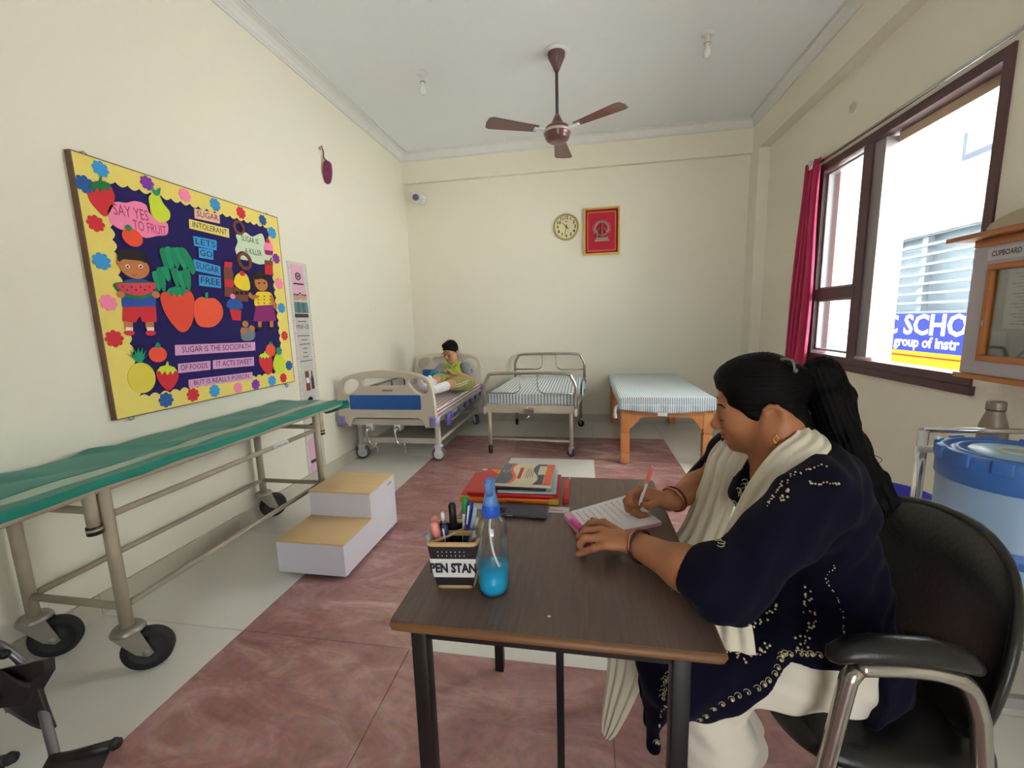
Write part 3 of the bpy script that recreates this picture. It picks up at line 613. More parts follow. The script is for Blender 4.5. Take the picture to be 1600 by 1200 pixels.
MB().lathe([(.035, -.10), (.03, -.05), (.022, -.01), (.028, .02), (.012, .035), (.017, .05), (.012, .066), (.005, .085)], c_, (0, 0, 1), 12, sy=.35, sx=1).build('figure', M_sil, pic)
for s_ in (-1, 1): MB().tube([c_+V(s_*.025, -.005, .01), c_+V(s_*.055, -.006, -.02), c_+V(s_*.05, -.008, -.055)], .008, 6).build('figure_arm', M_sil, pic); MB().lathe([(.016, -.10), (.012, -.06), (.01, -.045), (.009, -.03), (0, -.022)], c_+V(s_*.055, 0, 0), (0, 0, 1), 8, sy=.5).build('attendant', M_sil, pic)
MB().rbox((c_.x-.085, YB-.03, 2.20), (c_.x+.085, YB-.012, 2.225), .005).rbox((c_.x-.07, YB-.028, 2.225), (c_.x+.07, YB-.012, 2.25), .005).build('pedestal', M_sil, pic)

# ================================================================== ON THE CEILING
fan = thing('ceiling_fan', 'brown three bladed ceiling fan on a long down rod', 'ceiling fan', (-.21, 3.65, 2.70))
M_fan = mat('fan_maroon', (98, 62, 62), .3, var=.05, coat=.2); fc = V(-.21, 3.65, 0)
MB().lathe([(.095, ZC), (.095, ZC-.012), (.07, ZC-.022), (0, ZC-.022)], fc, n=28).build('ceiling_plate', M_white, fan)
MB().lathe([(.07, ZC-.02), (.066, ZC-.05), (.04, ZC-.10), (.018, ZC-.15), (0, ZC-.15)], fc).build('canopy', M_fan, fan)
MB().cyl(fc+V(0, 0, 2.88), fc+V(0, 0, ZC-.12), .0125).build('down_rod', mat('fan_rod', (70, 56, 56), .35), fan)
MB().lathe([(.016, 2.92), (.03, 2.89), (.05, 2.85), (.058, 2.83), (0, 2.83)], fc).build('lower_canopy', M_fan, fan)
MB().lathe([(.05, 2.835), (.085, 2.83), (.105, 2.81), (.11, 2.785), (.105, 2.765), (.098, 2.755), (.098, 2.745), (.085, 2.725), (.06, 2.712), (.04, 2.708), (0, 2.708)], fc, n=32).build('motor', M_fan, fan)
MB().lathe([(.111, 2.795), (.114, 2.79), (.114, 2.78), (.111, 2.775)], fc, n=32).build('trim_ring', mat('fan_trim', (190, 170, 160), .3, .4), fan)
for k in range(3):
    a = math.radians(90+120*k-2); M_ = Matrix.Translation(fc+V(0, 0, 2.79)) @ Matrix.Rotation(a, 4, 'Z') @ Matrix.Rotation(math.radians(5), 4, 'X')
    br = MB(M_).box((.095, -.022, -.004), (.20, .022, .004)).build('blade_arm', M_white, fan)
    P = [(.17, -.045), (.30, -.058), (.55, -.082), (.58, -.065), (.59, 0), (.58, .065), (.55, .08), (.30, .056), (.17, .045)]
    MB(M_).prism([V(x, y, .004) for x, y in P], (0, 0, .004)).build('blade', M_fan, fan)
M_bulb = mat('frosted_bulb', (236, 238, 236), .25, var=.02)
for (x, y, lab) in [(-1.335, 3.70, 'bare light bulb in a ceiling holder nearer the bulletin board wall'), (.912, 3.685, 'bare light bulb in a ceiling holder nearer the window')]:
    b = thing('light_bulb', lab, 'light bulb', (x, y, 3.22), 'bare ceiling bulbs'); c_ = V(x, y, 0)
    MB().lathe([(.045, ZC), (.045, ZC-.015), (.03, ZC-.025), (0, ZC-.025)], c_).build('ceiling_rose', M_white, b)
    MB().lathe([(.02, ZC-.02), (.02, ZC-.06), (.023, ZC-.065), (.023, ZC-.075), (.019, ZC-.08), (0, ZC-.08)], c_).build('holder', M_white, b)
    MB().torus(c_+V(0, 0, ZC-.074), (0, 0, 1), .022, .003, 16, 6).build('ring', mat('brass_ring', (120, 104, 80), .4, .6), b)
    MB().lathe([(.014, ZC-.08), (.016, ZC-.095), (.026, ZC-.115), (.030, ZC-.135), (.027, ZC-.155), (.016, ZC-.168), (0, ZC-.172)], c_).build('globe', M_bulb, b)
so = thing('cable_outlet', 'small round white cable outlet on the window wall', 'outlet', (XR, 3.655, 2.7))
MB().lathe([(.035, 0), (.035, .008), (.026, .014), (0, .015)], (XR, 3.655, 2.747), (-1, 0, 0)).build('plate', mat('ivory_plastic', (206, 198, 176), .4), so); MB().lathe([(.012, .012), (.012, .018), (0, .019)], (XR, 3.655, 2.747), (-1, 0, 0)).build('cap', mat('ivory_plastic', (206, 198, 176)), so)
# ================================================================== BEDS
M_ivory = mat('ivory_bed_plastic', (206, 196, 178), .4, var=.03); M_ivm = mat('ivory_bed_enamel', (212, 204, 190), .35, var=.03)
M_bblue = mat('bed_panel_blue', (34, 92, 170), .4, var=.05); M_lilac = mat('lilac_bumper', (150, 142, 190), .45, var=.05)
def caster(parent, c, top, r, w, d, tyre, fork, name='caster', hubm=None, trail=0):
    """swivel caster: wheel centre c, plate height top, d = rolling direction"""
    c = Vector(c); d = Vector(d).normalized(); ax = V(-d.y, d.x, 0); k = MB(); pv = c.copy(); c = c+d*trail
    k.cyl((pv.x, pv.y, c.z+r*1.05), (pv.x, pv.y, top), .016, 12)
    k.lathe([(r*.62, 0), (r*.66, .006), (r*.55, .02), (0, .024)], (pv.x, pv.y, c.z+r*1.08), n=18)
    for s in (-1, 1):
        o = ax*(s*(w/2+.006)); k.prism([pv+o-d*r*.55+V(0, 0, r*1.12), pv+o+d*r*.5+V(0, 0, r*1.12), c+o+d*r*.28-V(0, 0, r*.12), c+o+d*r*.05-V(0, 0, r*.25), c+o-d*r*.35-V(0, 0, r*.02)], ax*(s*.003))
    k.cyl(c-ax*(w/2+.014), c+ax*(w/2+.014), r*.14, 10)
    o = k.build(name, fork, parent)
    MB().lathe([(r*.72, -w*.42), (r*.93, -w/2), (r, -w*.28), (r, w*.28), (r*.93, w/2), (r*.72, w*.42)], c, ax, 28, caps=False).build('tyre', tyre, o)
    MB().lathe([(r*.16, -w*.5), (r*.2, -w*.30), (r*.70, -w*.24), (r*.74, -w*.4), (r*.74, w*.4), (r*.70, w*.24), (r*.2, w*.30), (r*.16, w*.5)], c, ax, 24).build('wheel_hub', hubm or tyre, o)
    return o
def round_loop(x0, x1, z0, z1, r, n=6):
    r = min(r, (x1-x0)/2-1e-4, (z1-z0)/2-1e-4); out = []
    for (cx, cz, a0) in [(x1-r, z0+r, -PI/2), (x1-r, z1-r, 0), (x0+r, z1-r, PI/2), (x0+r, z0+r, PI)]:
        for k in range(n+1): a = a0+k*PI/2/n; out.append((cx+r*math.cos(a), cz+r*math.sin(a)))
    return out
# ---- crank bed in the corner
b1 = thing('hospital_bed', 'ivory crank hospital bed with blue end panels, in the room corner', 'bed', (-1.74, 4.3, 0))
BF, BH, bx0, bx1 = 3.42, 5.19, -2.205, -1.275; bcx = (bx0+bx1)/2
def end_board(Y, t, dz, cx):
    o_ = [(-.465, .39), (-.36, .39), (-.335, .45), (-.30, .475), (.30, .475), (.335, .45), (.36, .39), (.465, .39), (.465, .50), (.455, .66), (.43, .79), (.36, .855), (.20, .89), (0, .905), (-.20, .89), (-.36, .855), (-.43, .79), (-.455, .66), (-.465, .50)]
    P = catmull([V(x, z, 0) for x, z in o_[7:]], 5, False); outer = [(p.x, p.y) for p in P]+[(x, z) for x, z in o_[1:7]]
    holes = []
    for s in (-1, 1):
        L_ = [(.24, .80), (.30, .83), (.38, .80), (.405, .74), (.39, .70), (.35, .69), (.30, .71), (.26, .75)]
        hp = catmull([V(s*x, z, 0) for x, z in L_], 4, True); holes.append([(p.x, p.y) for p in hp])
    holes.append(round_loop(-.20, .20, .765, .835, .03))
    vs, fs = curve_mesh([outer]+holes, t, .012)
    m = MB(basis(V(cx, Y, dz), (1, 0, 0), (0, 0, 1))); m.add(vs, fs, False)
    e = m.build('end_board', M_ivory, b1)
    for s in (-1, 1):
        vs, fs = curve_mesh([round_loop(-.335, .335, .555, .685, .012)], .004, .002); m = MB(basis(V(cx, Y+s*(t+.001), dz), (1, 0, 0), (0, 0, 1))); m.add(vs, fs); m.build('blue_panel', M_bblue, e)
        MB().rbox((min(cx+s*.40, cx+s*.470), Y-t-.012, .395+dz), (max(cx+s*.40, cx+s*.470), Y+t+.012, .495+dz), .012).build('corner_bumper', M_lilac, e)
        for k in range(5): MB().rbox((cx+s*.44-.03, Y-t-.016, .402+k*.018+dz), (cx+s*.44+.03, Y-t-.009, .412+k*.018+dz), .003).build('bumper_rib', M_lilac, e)
    bar_on('maker_mark', mat('bed_print', (104, 98, 112), .6), e, V(cx+.03, Y-t-.0005, .725+dz), (1, 0, 0), (0, 0, 1), .10, .012)
    return e
end_board(BF, .022, 0, bcx); end_board(BH, .022, .02, bcx-.01)
MB().box((bx0+.04, BF+.03, .40), (bx0+.08, BH-.03, .455)).box((bx1-.08, BF+.03, .40), (bx1-.04, BH-.03, .455)).box((bx0+.08, BF+.03, .40), (bx1-.08, BF+.07, .455)).box((bx0+.08, BH-.07, .40), (bx1-.08, BH-.03, .455)).build('side_rails', M_ivm, b1)
lx = (-2.16, -1.375); ly = (3.69, 5.09)
for x in lx:
    for y in ly:
        MB().rbox((x-.022, y-.022, .145), (x+.022, y+.022, .41), .005).build('leg', M_ivm, b1)
        caster(b1, (x, y, .066), .15, .066, .05, (1, .25, 0) if y < 4 else (.6, -.8, 0), mat('caster_grey', (98, 98, 104), .5), M_white, 'caster', M_white)
for y in ly: MB().box((lx[0], y-.014, .165), (lx[1], y+.014, .215)).build('stretcher_bar', M_ivm, b1)
for x in lx: MB().box((x-.012, ly[0], .17), (x+.012, ly[1], .20)).build('side_bar', M_ivm, b1) if x > -2 else None
for i, cx in enumerate((-1.93, -1.66)):
    h = MB().rbox((cx-.03, BF+.012, .35), (cx+.03, BF+.10, .415), .006).cyl((cx, BF+.1, .375), (cx, BF+.55, .375), .012).build('crank_gearbox', M_white, b1)
    MB().lathe([(.022, 0), (.022, .03), (.012, .04), (0, .04)], (cx, BF+.015, .37), (0, -1, 0)).build('crank_socket', M_steel, h)
    MB().tube(catmull([V(cx, BF-.02, .37), V(cx-.003, BF-.03, .36), V(cx+.004, BF-.034, .30), V(cx+.015, BF-.03, .26), V(cx+.03, BF-.03, .245), V(cx+.075, BF-.03, .245), V(cx+.085, BF-.03, .235), V(cx+.085, BF-.03, .17)], 4), .009, 8).build('crank_handle', M_chrome, h)
# bed deck slats seen below the mattress, collapsed side guard
for k in range(14): MB().box((bx0+.06, 3.5+k*.12, .455), (bx1-.06, 3.58+k*.12, .465)).build('deck_slat', M_ivm, b1)
gd = MB().rbox((-1.268, 3.62, .435), (-1.248, 5.0, .462), .006).rbox((-1.268, 3.75, .37), (-1.248, 4.95, .392), .006).build('side_guard', M_alum, b1)
for k in range(6): MB().lathe([(.026, 0), (.026, .014), (.014, .02), (0, .02)], (-1.25, 3.74+k*.22, .445), (1, 0, 0), 14).build('guard_pivot', mat('pivot_blue', (70, 84, 158), .4), gd)
for k in range(6): MB().tube([(-1.256, 3.74+k*.22, .445), (-1.256, 3.80+k*.22, .385)], .008, 8).build('guard_arm', M_alum, gd)
MB().rbox((-1.262, 3.60, .36), (-1.232, 3.70, .47), .012).build('guard_latch', mat('pivot_blue', (70, 84, 158)), gd); MB().rbox((-1.236, 3.635, .40), (-1.226, 3.665, .43), .004).build('latch_button', mat('latch_red', (204, 60, 84), .4), gd)
# guard of the far side, lowered against the wall
gd = MB().rbox((bx0+.012, 3.7, .66), (bx0+.03, 4.9, .685), .006).build('far_guard', M_alum, b1)
for k in range(4): MB().tube([(bx0+.02, 3.8+k*.34, .455), (bx0+.02, 3.78+k*.34, .67)], .009, 8).build('guard_arm', mat('pivot_blue', (70, 84, 158)), gd)
def mattress(name, lab, x0, x1, y0, y1, z0, z1, mt, wave=.006, M=None, droop=0, sag=None, group=None):
    m = MB(M); nx, ny = 34, 44; r = .025
    def fn(u, v):
        # closed profile across x (u) swept along y (v), ends tucked in
        a = u*2*PI; w_ = (x1-x0)/2; h_ = (z1-z0)/2; e = .16
        cx_ = math.copysign(abs(math.cos(a))**e, math.cos(a))*w_; cz_ = math.copysign(abs(math.sin(a))**e, math.sin(a))*h_
        y = y0+(y1-y0)*v; t = 1.0
        if v < .02 or v > .98: t = .985
        z = (z0+z1)/2+cz_*t
        if cz_ > 0: z += wave*math.sin(x1*9+cx_*11+y*7)*math.sin(y*5+1)+(sag(cx_, v) if sag else 0)
        else: z -= droop*math.sin(PI*u*2-PI)**2 if droop else 0
        return V((x0+x1)/2+cx_*t, y, z)
    m.grid(fn, 64, ny, True, True)
    n0 = [fn(i/64, 0) for i in range(64)]; n1 = [fn(i/64, 1) for i in range(64)]
    m.add(n0, [tuple(range(64))]); m.add(n1, [tuple(range(64))[::-1]])
    o = m.build(name, mt, None); return tag(o, lab, 'mattress', group)
S_mar = stripes('maroon_stripe_ticking', 0, .052, [(.30, (100, 14, 44)), (.24, (236, 220, 222)), (.16, (128, 36, 70)), (.30, (238, 226, 224))], zmix=1.0)
S_gry = stripes('grey_stripe_ticking', 0, .031, [(.42, (128, 142, 154)), (.58, (226, 232, 234))])
S_gry2 = stripes('fine_grey_stripe_ticking', 0, .0185, [(.40, (146, 160, 170)), (.60, (222, 230, 234))])
mattress('mattress', 'maroon and white striped mattress under the seated boy', bx0+.035, bx1-.03, BF+.035, BH-.03, .466, .535, S_mar)

# ---- plain tubular bed, middle
A_ = math.radians(-4); M2 = Matrix.Translation((-.525, 3.92, 0)) @ Matrix.Rotation(A_, 4, 'Z')
b2 = thing('hospital_bed', 'plain tubular hospital bed with bent steel hoops at both ends', 'bed', (-.48, 4.55, 0))
M_tube = mat('steel_hoop_tube', (176, 168, 158), .25, .75, var=.05)
def hoop(y, top, w, bot):
    P = [V(-w, y, bot), V(-w, y, top-.13), V(-w+.035, y, top-.045), V(-w+.13, y, top), V(w-.13, y, top), V(w-.035, y, top-.045), V(w, y, top-.13), V(w, y, bot)]
    h = MB(M2).tube([P[0]]+catmull(P[1:7], 6)+[P[7]], .0165, 10).build('end_hoop', M_tube, b2)
    for s in (-1, 1):
        z1, z0 = top, top-.19
        MB(M2).tube([V(s*.085, y, z1)]+catmull([V(s*.085, y, z0+.09), V(s*.095, y, z0+.03), V(s*.15, y, z0), V(s*.22, y, z0)], 5)+[V(s*w, y, z0)], .007, 8).build('inner_bend', M_tube, h)
    return h
hoop(0, .80, .445, .42); hoop(1.28, .88, .435, .40)
MB(M2).box((-.43, -.014, .42), (.43, .014, .495)).box((-.43, 1.266, .42), (.43, 1.294, .495)).box((-.445, .014, .43), (-.415, 1.266, .49)).box((.415, .014, .43), (.445, 1.266, .49)).build('frame', M_cream_metal, b2)
for s in (-1, 1):
    for y in (0, 1.16):
        x = s*.40; MB(M2).cyl((x, y, .085), (x, y, .43), .018, 12).build('leg', M_cream_metal, b2)
        c_ = M2 @ V(x, y, .04); caster(b2, c_, .09, .04, .028, (1, -.4, 0) if s > 0 else (0, 1, 0), mat('navy_caster', (40, 42, 92), .4) if (s > 0 and y < 1) else M_black, M_steel)
    MB(M2).rbox((s*.445-.014, -.024, .40), (s*.445+.014, .024, .47), .004).build('socket', M_ivm, b2)
MB(M2).cyl((-.40, 0, .15), (.40, 0, .15), .011).build('cross_bar', M_cream_metal, b2); MB(M2).cyl((-.40, 1.16, .30), (.40, 1.16, .30), .011).build('cross_bar', M_cream_metal, b2)
g_ = MB(M2).box((-.045, -.03, .40), (.045, -.014, .455)).cyl((0, -.03, .41), (0, .9, .38), .01).build('crank_housing', M_steel, b2); MB(M2).tube([(0, -.02, .405), (.0, -.045, .39), (-.02, -.05, .37)], .009, 8).build('crank_stub', M_chrome, g_)
lb_ = MB(M2).box((-.02, -.0155, .458), (.055, -.014, .482)).build('name_plate', M_white, b2); MB(M2).box((-.01, -.0162, .464), (.045, -.0155, .476)).build('plate_print', mat('red_print', (200, 60, 60), .6), lb_)
for k in range(10): MB(M2).box((-.415, .08+k*.12, .492), (.415, .14+k*.12, .498)).build('deck_slat', M_cream_metal, b2)
for z, y in ((.56, .95), (.47, .75)): MB(M2).rbox((.448, y, z), (.470, y+.10, z+.05), .008).build('guard_pivot', mat('pivot_blue', (70, 84, 158)), b2)
MB(M2).rbox((.45, .66, .43), (.462, 1.12, .60), .006).build('guard_panel', mat('clear_white_plastic', (206, 214, 216), .3), b2)
mattress('mattress', 'grey and white striped mattress on the bed with steel hoops', -.430, .430, .025, 1.255, .498, .60, S_gry, M=M2)

# ---- wooden cot, right
b3 = thing('wooden_cot', 'orange wooden cot with grooved square legs, nearest the window', 'bed', (.70, 4.5, 0))
M_cot = mat('orange_polished_wood', (216, 148, 88), .35, rgb2=(196, 122, 64), scale=6, stretch=(6, 6, .7), coat=.25)
wx0, wx1, wy0, wy1 = .315, 1.075, 3.71, 5.25
for i, x in enumerate((wx0, wx1-.075)):
    for y in (wy0, wy1-.075):
        zt = .50
        for (za, zb) in [(.018, .10), (.104, .112), (.116, .285), (.290, .300), (.305, zt)]:
            d_ = .004 if zb-za < .02 else 0
            MB().rbox((x+d_, y+d_, za), (x+.075-d_, y+.075-d_, zb), .003).build('leg', M_cot, b3)
        MB().box((x+.006, y+.006, .018), (x+.069, y+.069, zt)).build('leg_core', M_cot, b3)
        MB().lathe([(.02, 0), (.02, .018), (0, .018)], (x+.0375, y+.0375, 0), n=14).build('foot_pad', M_white, b3)
for y in (wy0+.008, wy1-.04):
    P = [(wx0+.075, .50), (wx0+.075, .335), (wx0+.09, .335), (wx0+.16, .425), (wx0+.18, .435), (wx1-.18, .435), (wx1-.16, .425), (wx1-.09, .335), (wx1-.075, .335), (wx1-.075, .50)]
    MB().prism([V(a, y, b) for a, b in P], (0, .032, 0)).build('apron', M_cot, b3)
for x in (wx0+.01, wx1-.042): MB().box((x, wy0+.075, .435), (x+.032, wy1-.075, .50)).build('side_apron', M_cot, b3)
MB().box((wx0+.04, wy0+.04, .50), (wx1-.04, wy1-.04, .512)).build('deck', M_cot, b3)
mt3 = mattress('mattress', 'finely striped pale blue mattress on the wooden cot', wx0-.015, wx1+.02, wy0-.02, wy1+.03, .513, .612, S_gry2, .004)
ms = MB()
def skirt_fn(u, v):
    x = wx0-.018+(wx1-wx0+.041)*u; return V(x, wy0-.024-.006*math.sin(u*40), .555-v*(.045+.035*math.sin(PI*u)))
ms.grid(skirt_fn, 60, 5).build('overhang', S_gry2, mt3, solid=.003)
MB().rbox((wx0+.30, wy0-.036, .455), (wx0+.38, wy0-.028, .485), .002).build('care_label', M_white, mt3)
MB().tube(catmull([V(wx0-.02, wy0+.0, .54), V(wx0-.05, wy0-.01, .52), V(wx0-.055, wy0-.01, .46), V(wx0-.05, wy0-.01, .43)], 5), [.012]*4+[.014]*6+[.018]*6, 8).build('tied_corner', mat('white_cotton', (222, 220, 212), .9), mt3)

# ================================================================== STRETCHER TROLLEY
st = thing('stretcher_trolley', 'cream tubular patient stretcher trolley on four black casters', 'stretcher', (-1.95, 1.78, 0))
sx0, sx1, sy0, sy1, sn, sf, zt = -2.17, -1.72, 1.17, 2.40, .70, 2.72, .745
M_st = mat('grey_cream_enamel', (168, 156, 136), .4, var=.12, scale=14, bump=.05)
MB().tube([V(sx0, sn, zt), V(sx0, sf-.06, zt)]+catmull([V(sx0, sf-.05, zt), V(sx0+.015, sf-.012, zt), V(sx0+.06, sf, zt)], 4)+catmull([V(sx1-.06, sf, zt), V(sx1-.015, sf-.012, zt), V(sx1, sf-.05, zt)], 4)+[V(sx1, sn, zt)], .0155, 10).cyl((sx0, sn, zt), (sx1, sn, zt), .015).build('top_frame', M_st, st)
M_cf = mat('galvanised_fork', (164, 158, 146), .35, .6, var=.1); M_wh = mat('dark_wheel', (50, 48, 50), .6)
for x in (sx0, sx1):
    for y in (sy0, sy1):
        MB().cyl((x, y, .175), (x, y, zt), .021, 14).build('leg', M_st, st)
        MB().cyl((x, y+.045*(1 if y > 2 else -1), .60), (x, y+.045*(1 if y > 2 else -1), zt), .019, 12).torus((x, y+.045*(1 if y > 2 else -1), .61), (0, 0, 1), .019, .006).build('post_socket', M_st, st)
        MB().lathe([(.023, 0), (.023, .03), (0, .03)], (x, y+.045*(1 if y > 2 else -1), .592), n=12).build('rubber_cap', M_black, st)
        caster(st, (x, y, .083), .18, .083, .046, (.8, .6, 0) if y < 2 else (.6, .8, 0), M_rubber, M_cf, 'caster', M_wh, .05)
for x in (sx0, sx1):
    MB().cyl((x, sy0, .638), (x, sy1, .638), .0125).build('upper_rail', M_st, st); MB().cyl((x, sy0, .275), (x, sy1, .275), .0125).build('lower_rail', M_st, st)
for y in (sy0, sy1):
    MB().cyl((sx0, y, .275), (sx1, y, .275), .014).build('lower_cross_bar', M_st, st); MB().cyl((sx0, y, .655), (sx1, y, .655), .014).build('upper_cross_bar', M_st, st)
MB().cyl((sx1, 2.0, .638), (sx1, 2.12, .638), .0135).build('name_label', M_white, st)
text_on('lettering', 'STRETCHER', M_ink, st, V(sx1+.0145, 2.06, .638), (0, 1, 0), (0, 0, 1), .014, .09)
MB().box((sx0+.02, sn+.02, zt+.012), (sx1-.02, sf-.03, zt+.02)).build('top_sheet', M_cream_metal, st)
sh = thing('sheet', 'green cotton sheet with a white stripe covering the stretcher trolley', 'sheet', (-1.94, 1.65, .76))
M_gs = mat('green_cotton', (22, 128, 110), .85, var=.1, scale=10, bump=.15, bscale=40, sheen=.2); M_wb = mat('pale_band_cotton', (178, 198, 178), .85, var=.08, scale=10)
def sh_z(x, y): return .003*math.sin(y*14+x*9)+.0045*math.sin(y*6.1-x*12)+.018*math.exp(-((y-1.62-(x+1.9)*.6)/.05)**2)*(.5-.5*math.tanh((x+1.95)*9))+.010*math.exp(-((y-1.22-(x+1.9)*.3)/.06)**2)*(.5-.5*math.tanh((x+2.0)*12))
def sh_fn(x0, x1, lift=0, y0=.62, y1=2.70):
    def f(u, v):
        x = x0+(x1-x0)*u; y = y0+(y1-y0)*v; z = .7735+lift+abs(sh_z(x, y))
        if x > -1.715: z -= (x+1.715)*2.2
        if x < -2.185: z -= (-2.185-x)*1.5
        if y > 2.66: z -= (y-2.66)**2*6
        return V(x, y, z)
    return f
for nm, x0, x1, mt in (('green_field', -2.205, -1.86, M_gs), ('white_stripe', -1.86, -1.79, M_wb), ('green_border', -1.79, -1.703, M_gs)):
    MB().grid(sh_fn(x0, x1), 24 if x1-x0 > .2 else 8, 120).build(nm, mt, sh, solid=.002, fixn=False)
MB().grid(lambda u, v: V(-1.93+.24*u, 2.725+.02*math.sin(PI*v)+.012*math.sin(u*14), .765-.075*v*(1+.25*math.sin(u*5))), 20, 8).build('end_fold', M_gs, sh, solid=.004, fixn=False)

# ================================================================== FOOTSTEP
fs_ = thing('step_stool', 'two tier white footstep with wooden treads on the tiles', 'step stool', (-1.405, 2.11, 0))
M_sw = mat('white_laminate', (226, 222, 232), .35, var=.02); M_tread = mat('tread_wood', (224, 192, 144), .5, rgb2=(214, 180, 130), scale=4, stretch=(.6, 8, 8))
ux0, ux1, uy0, um, uy1 = -1.597, -1.213, 1.808, 2.10, 2.412
for x in (ux0, ux1-.014):
    MB().prism([V(x, uy0+.014, .022), V(x, uy1, .022), V(x, uy1, .342), V(x, um, .342), V(x, um, .190), V(x, uy0+.014, .190)], (.014, 0, 0)).build('side_panel', M_sw, fs_)
MB().box((ux0, uy0, .022), (ux1, uy0+.014, .190)).build('lower_riser', M_sw, fs_); MB().box((ux0+.014, um, .2), (ux1-.014, um+.014, .342)).build('upper_riser', M_sw, fs_); MB().box((ux0+.014, uy1-.014, .03), (ux1-.014, uy1, .342)).build('back_panel', M_sw, fs_)
MB().rbox((ux0-.002, uy0-.002, .190), (ux1+.002, um+.002, .200), .002).build('tread', M_tread, fs_); MB().rbox((ux0-.002, um-.004, .342), (ux1+.002, uy1+.002, .352), .002).build('tread', M_tread, fs_)
for x in (ux0+.03, ux1-.03):
    for y in (uy0+.05, uy1-.03): MB().lathe([(.014, 0), (.016, .01), (.013, .022), (0, .022)], (x, y, 0), n=12).build('rubber_foot', M_white, fs_)
bar_on('maker_mark', mat('faint_print', (150, 146, 160), .6), fs_, V(ux1+.0003, 2.345, .312), (0, 1, .12), (0, -.12, 1), .05, .010)

# ================================================================== WHEELCHAIR (its front reaches into the near left corner)
wc = thing('wheelchair', 'folded black and grey wheelchair at the near left edge', 'wheelchair', (-1.75, .55, 0))
M_wt = mat('grey_wheelchair_tube', (128, 126, 130), .3, .6, var=.05); M_bk = mat('dark_brown_plastic', (44, 36, 38), .4, var=.1)
for k, (dx, dy) in enumerate(((0, 0), (-.26, -.08))):
    d_ = V(dx, dy, 0)
    MB().tube(catmull([V(-1.99, .55, .46)+d_, V(-1.92, .72, .45)+d_, V(-1.83, .86, .38)+d_, V(-1.74, .90, .25)+d_, V(-1.60, .84, .11)+d_, V(-1.54, .81, .06)+d_], 6), .0125, 10).build('footrest_tube', M_wt, wc)
    f_ = MB(Matrix.Translation(V(-1.45, .80, .06)+d_) @ Matrix.Rotation(.35, 4, 'Z') @ Matrix.Rotation(.5, 4, 'X')).rbox((-.09, -.045, -.008), (.07, .045, .008), .006).build('foot_plate', M_bk, wc)
    MB().cyl(V(-1.53, .80, .07)+d_, V(-1.365, .855, .095)+d_, .014).build('foot_plate_hinge', M_bk, wc)
    MB().torus(V(-1.375, .85, .095)+d_, (1, .3, .2), .012, .006, 14, 6).build('hinge_cap', M_black, wc)
vs_ = []
def strap(u, v):
    a = -.9+1.9*u; c_ = V(-1.74, .87, .21); r_ = .085
    return c_+V(r_*math.sin(a)*1.3+.03*v, -r_*math.cos(a)*.7+.03, .075-.16*v+.03*math.sin(u*5))
MB().grid(strap, 16, 8).build('calf_strap', M_bk, wc, solid=.006)
MB().prism([V(-1.78, .87, .28), V(-1.64, .91, .30), V(-1.61, .89, .28), V(-1.66, .86, .19), V(-1.76, .84, .18)], (-.012, -.02, .004)).build('strap_flap', M_bk, wc)
for x in (-1.93, -2.16): MB().tube([V(x, .10, .50), V(x, .62, .50)], .0125, 10).build('seat_rail', M_wt, wc)
MB().rbox((-2.17, .12, .505), (-1.92, .58, .525), .008).build('seat_sling', M_black, wc)
for x in (-1.89, -2.19): MB().torus((x, .12, .30), (1, 0, 0), .28, .016, 36, 8).torus((x, .12, .30), (1, 0, 0), .045, .02, 16, 8).build('drive_wheel', M_rubber, wc); MB().torus((x+(.025 if x > -2 else -.02)*.8, .12, .30), (1, 0, 0), .25, .007, 36, 6).build('push_rim', M_wt, wc)
for x in (-1.93, -2.16):
    MB().cyl((x, .10, .30), (x, .10, .92), .0125).tube([V(x, .10, .90), V(x, -.06, .92)], .012, 8).build('back_post', M_wt, wc); MB().cyl((x, .55, .12), (x, .55, .50), .0125).cyl((x, .10, .30), (x, .55, .30), .011).build('front_post', M_wt, wc)
    caster(wc, (x, .53, .07), .16, .07, .03, (.4, 1, 0), M_rubber, M_black, 'front_caster', M_wh)
MB().rbox((-2.17, .09, .58), (-1.92, .11, .88), .006).build('back_sling', M_black, wc)
p = onz(2, 1024, .34); MB().cyl(p+V(-.12, -.06, .02), p+V(.005, .005, 0), .014).ball(p+V(.005, .005, 0), .014, 10).build('brake_lever', M_black, wc)
# ================================================================== DESK AND WHAT LIES ON IT
dk = thing('desk', 'dark wood-grain desk with rounded edge on black square legs', 'desk', (-.065, 1.05, 0))
M_lam = mat('walnut_laminate', (80, 62, 55), .32, rgb2=(118, 97, 88), scale=12, stretch=(9, .7, 1), bump=.02, coat=.1)
M_edge = mat('desk_edge_band', (128, 88, 52), .45, rgb2=(108, 72, 42), scale=14)
M_leg = mat('black_square_tube', (22, 19, 19), .4, var=.1)
TZ = .75; tx0, tx1, ty0, ty1 = -.366, .232, .655, 1.43
MB().box((tx0+.006, ty0+.006, TZ-.019), (tx1-.006, ty1-.006, TZ)).build('top', M_lam, dk)
ed = [V(*p, 0) for p in round_loop(tx0+.008, tx1-.008, ty0+.008, ty1-.008, .008, 3)]
MB().tube([V(p.x, p.y, TZ-.0098) for p in ed], .0094, 8, closed=True).build('edge_band', M_edge, dk)
for x in (-.318, .165):
    for y in (.70, 1.375): MB().rbox((x-.016, y-.016, 0), (x+.016, y+.016, TZ-.019), .003).build('leg', M_edge if x > 0 and y > 1 else M_leg, dk)
MB().box((-.318, .69, .695), (.165, .71, TZ-.019)).build('front_rail', M_leg, dk); MB().box((-.318, 1.365, .68), (.165, 1.385, TZ-.019)).build('back_rail', M_leg, dk)
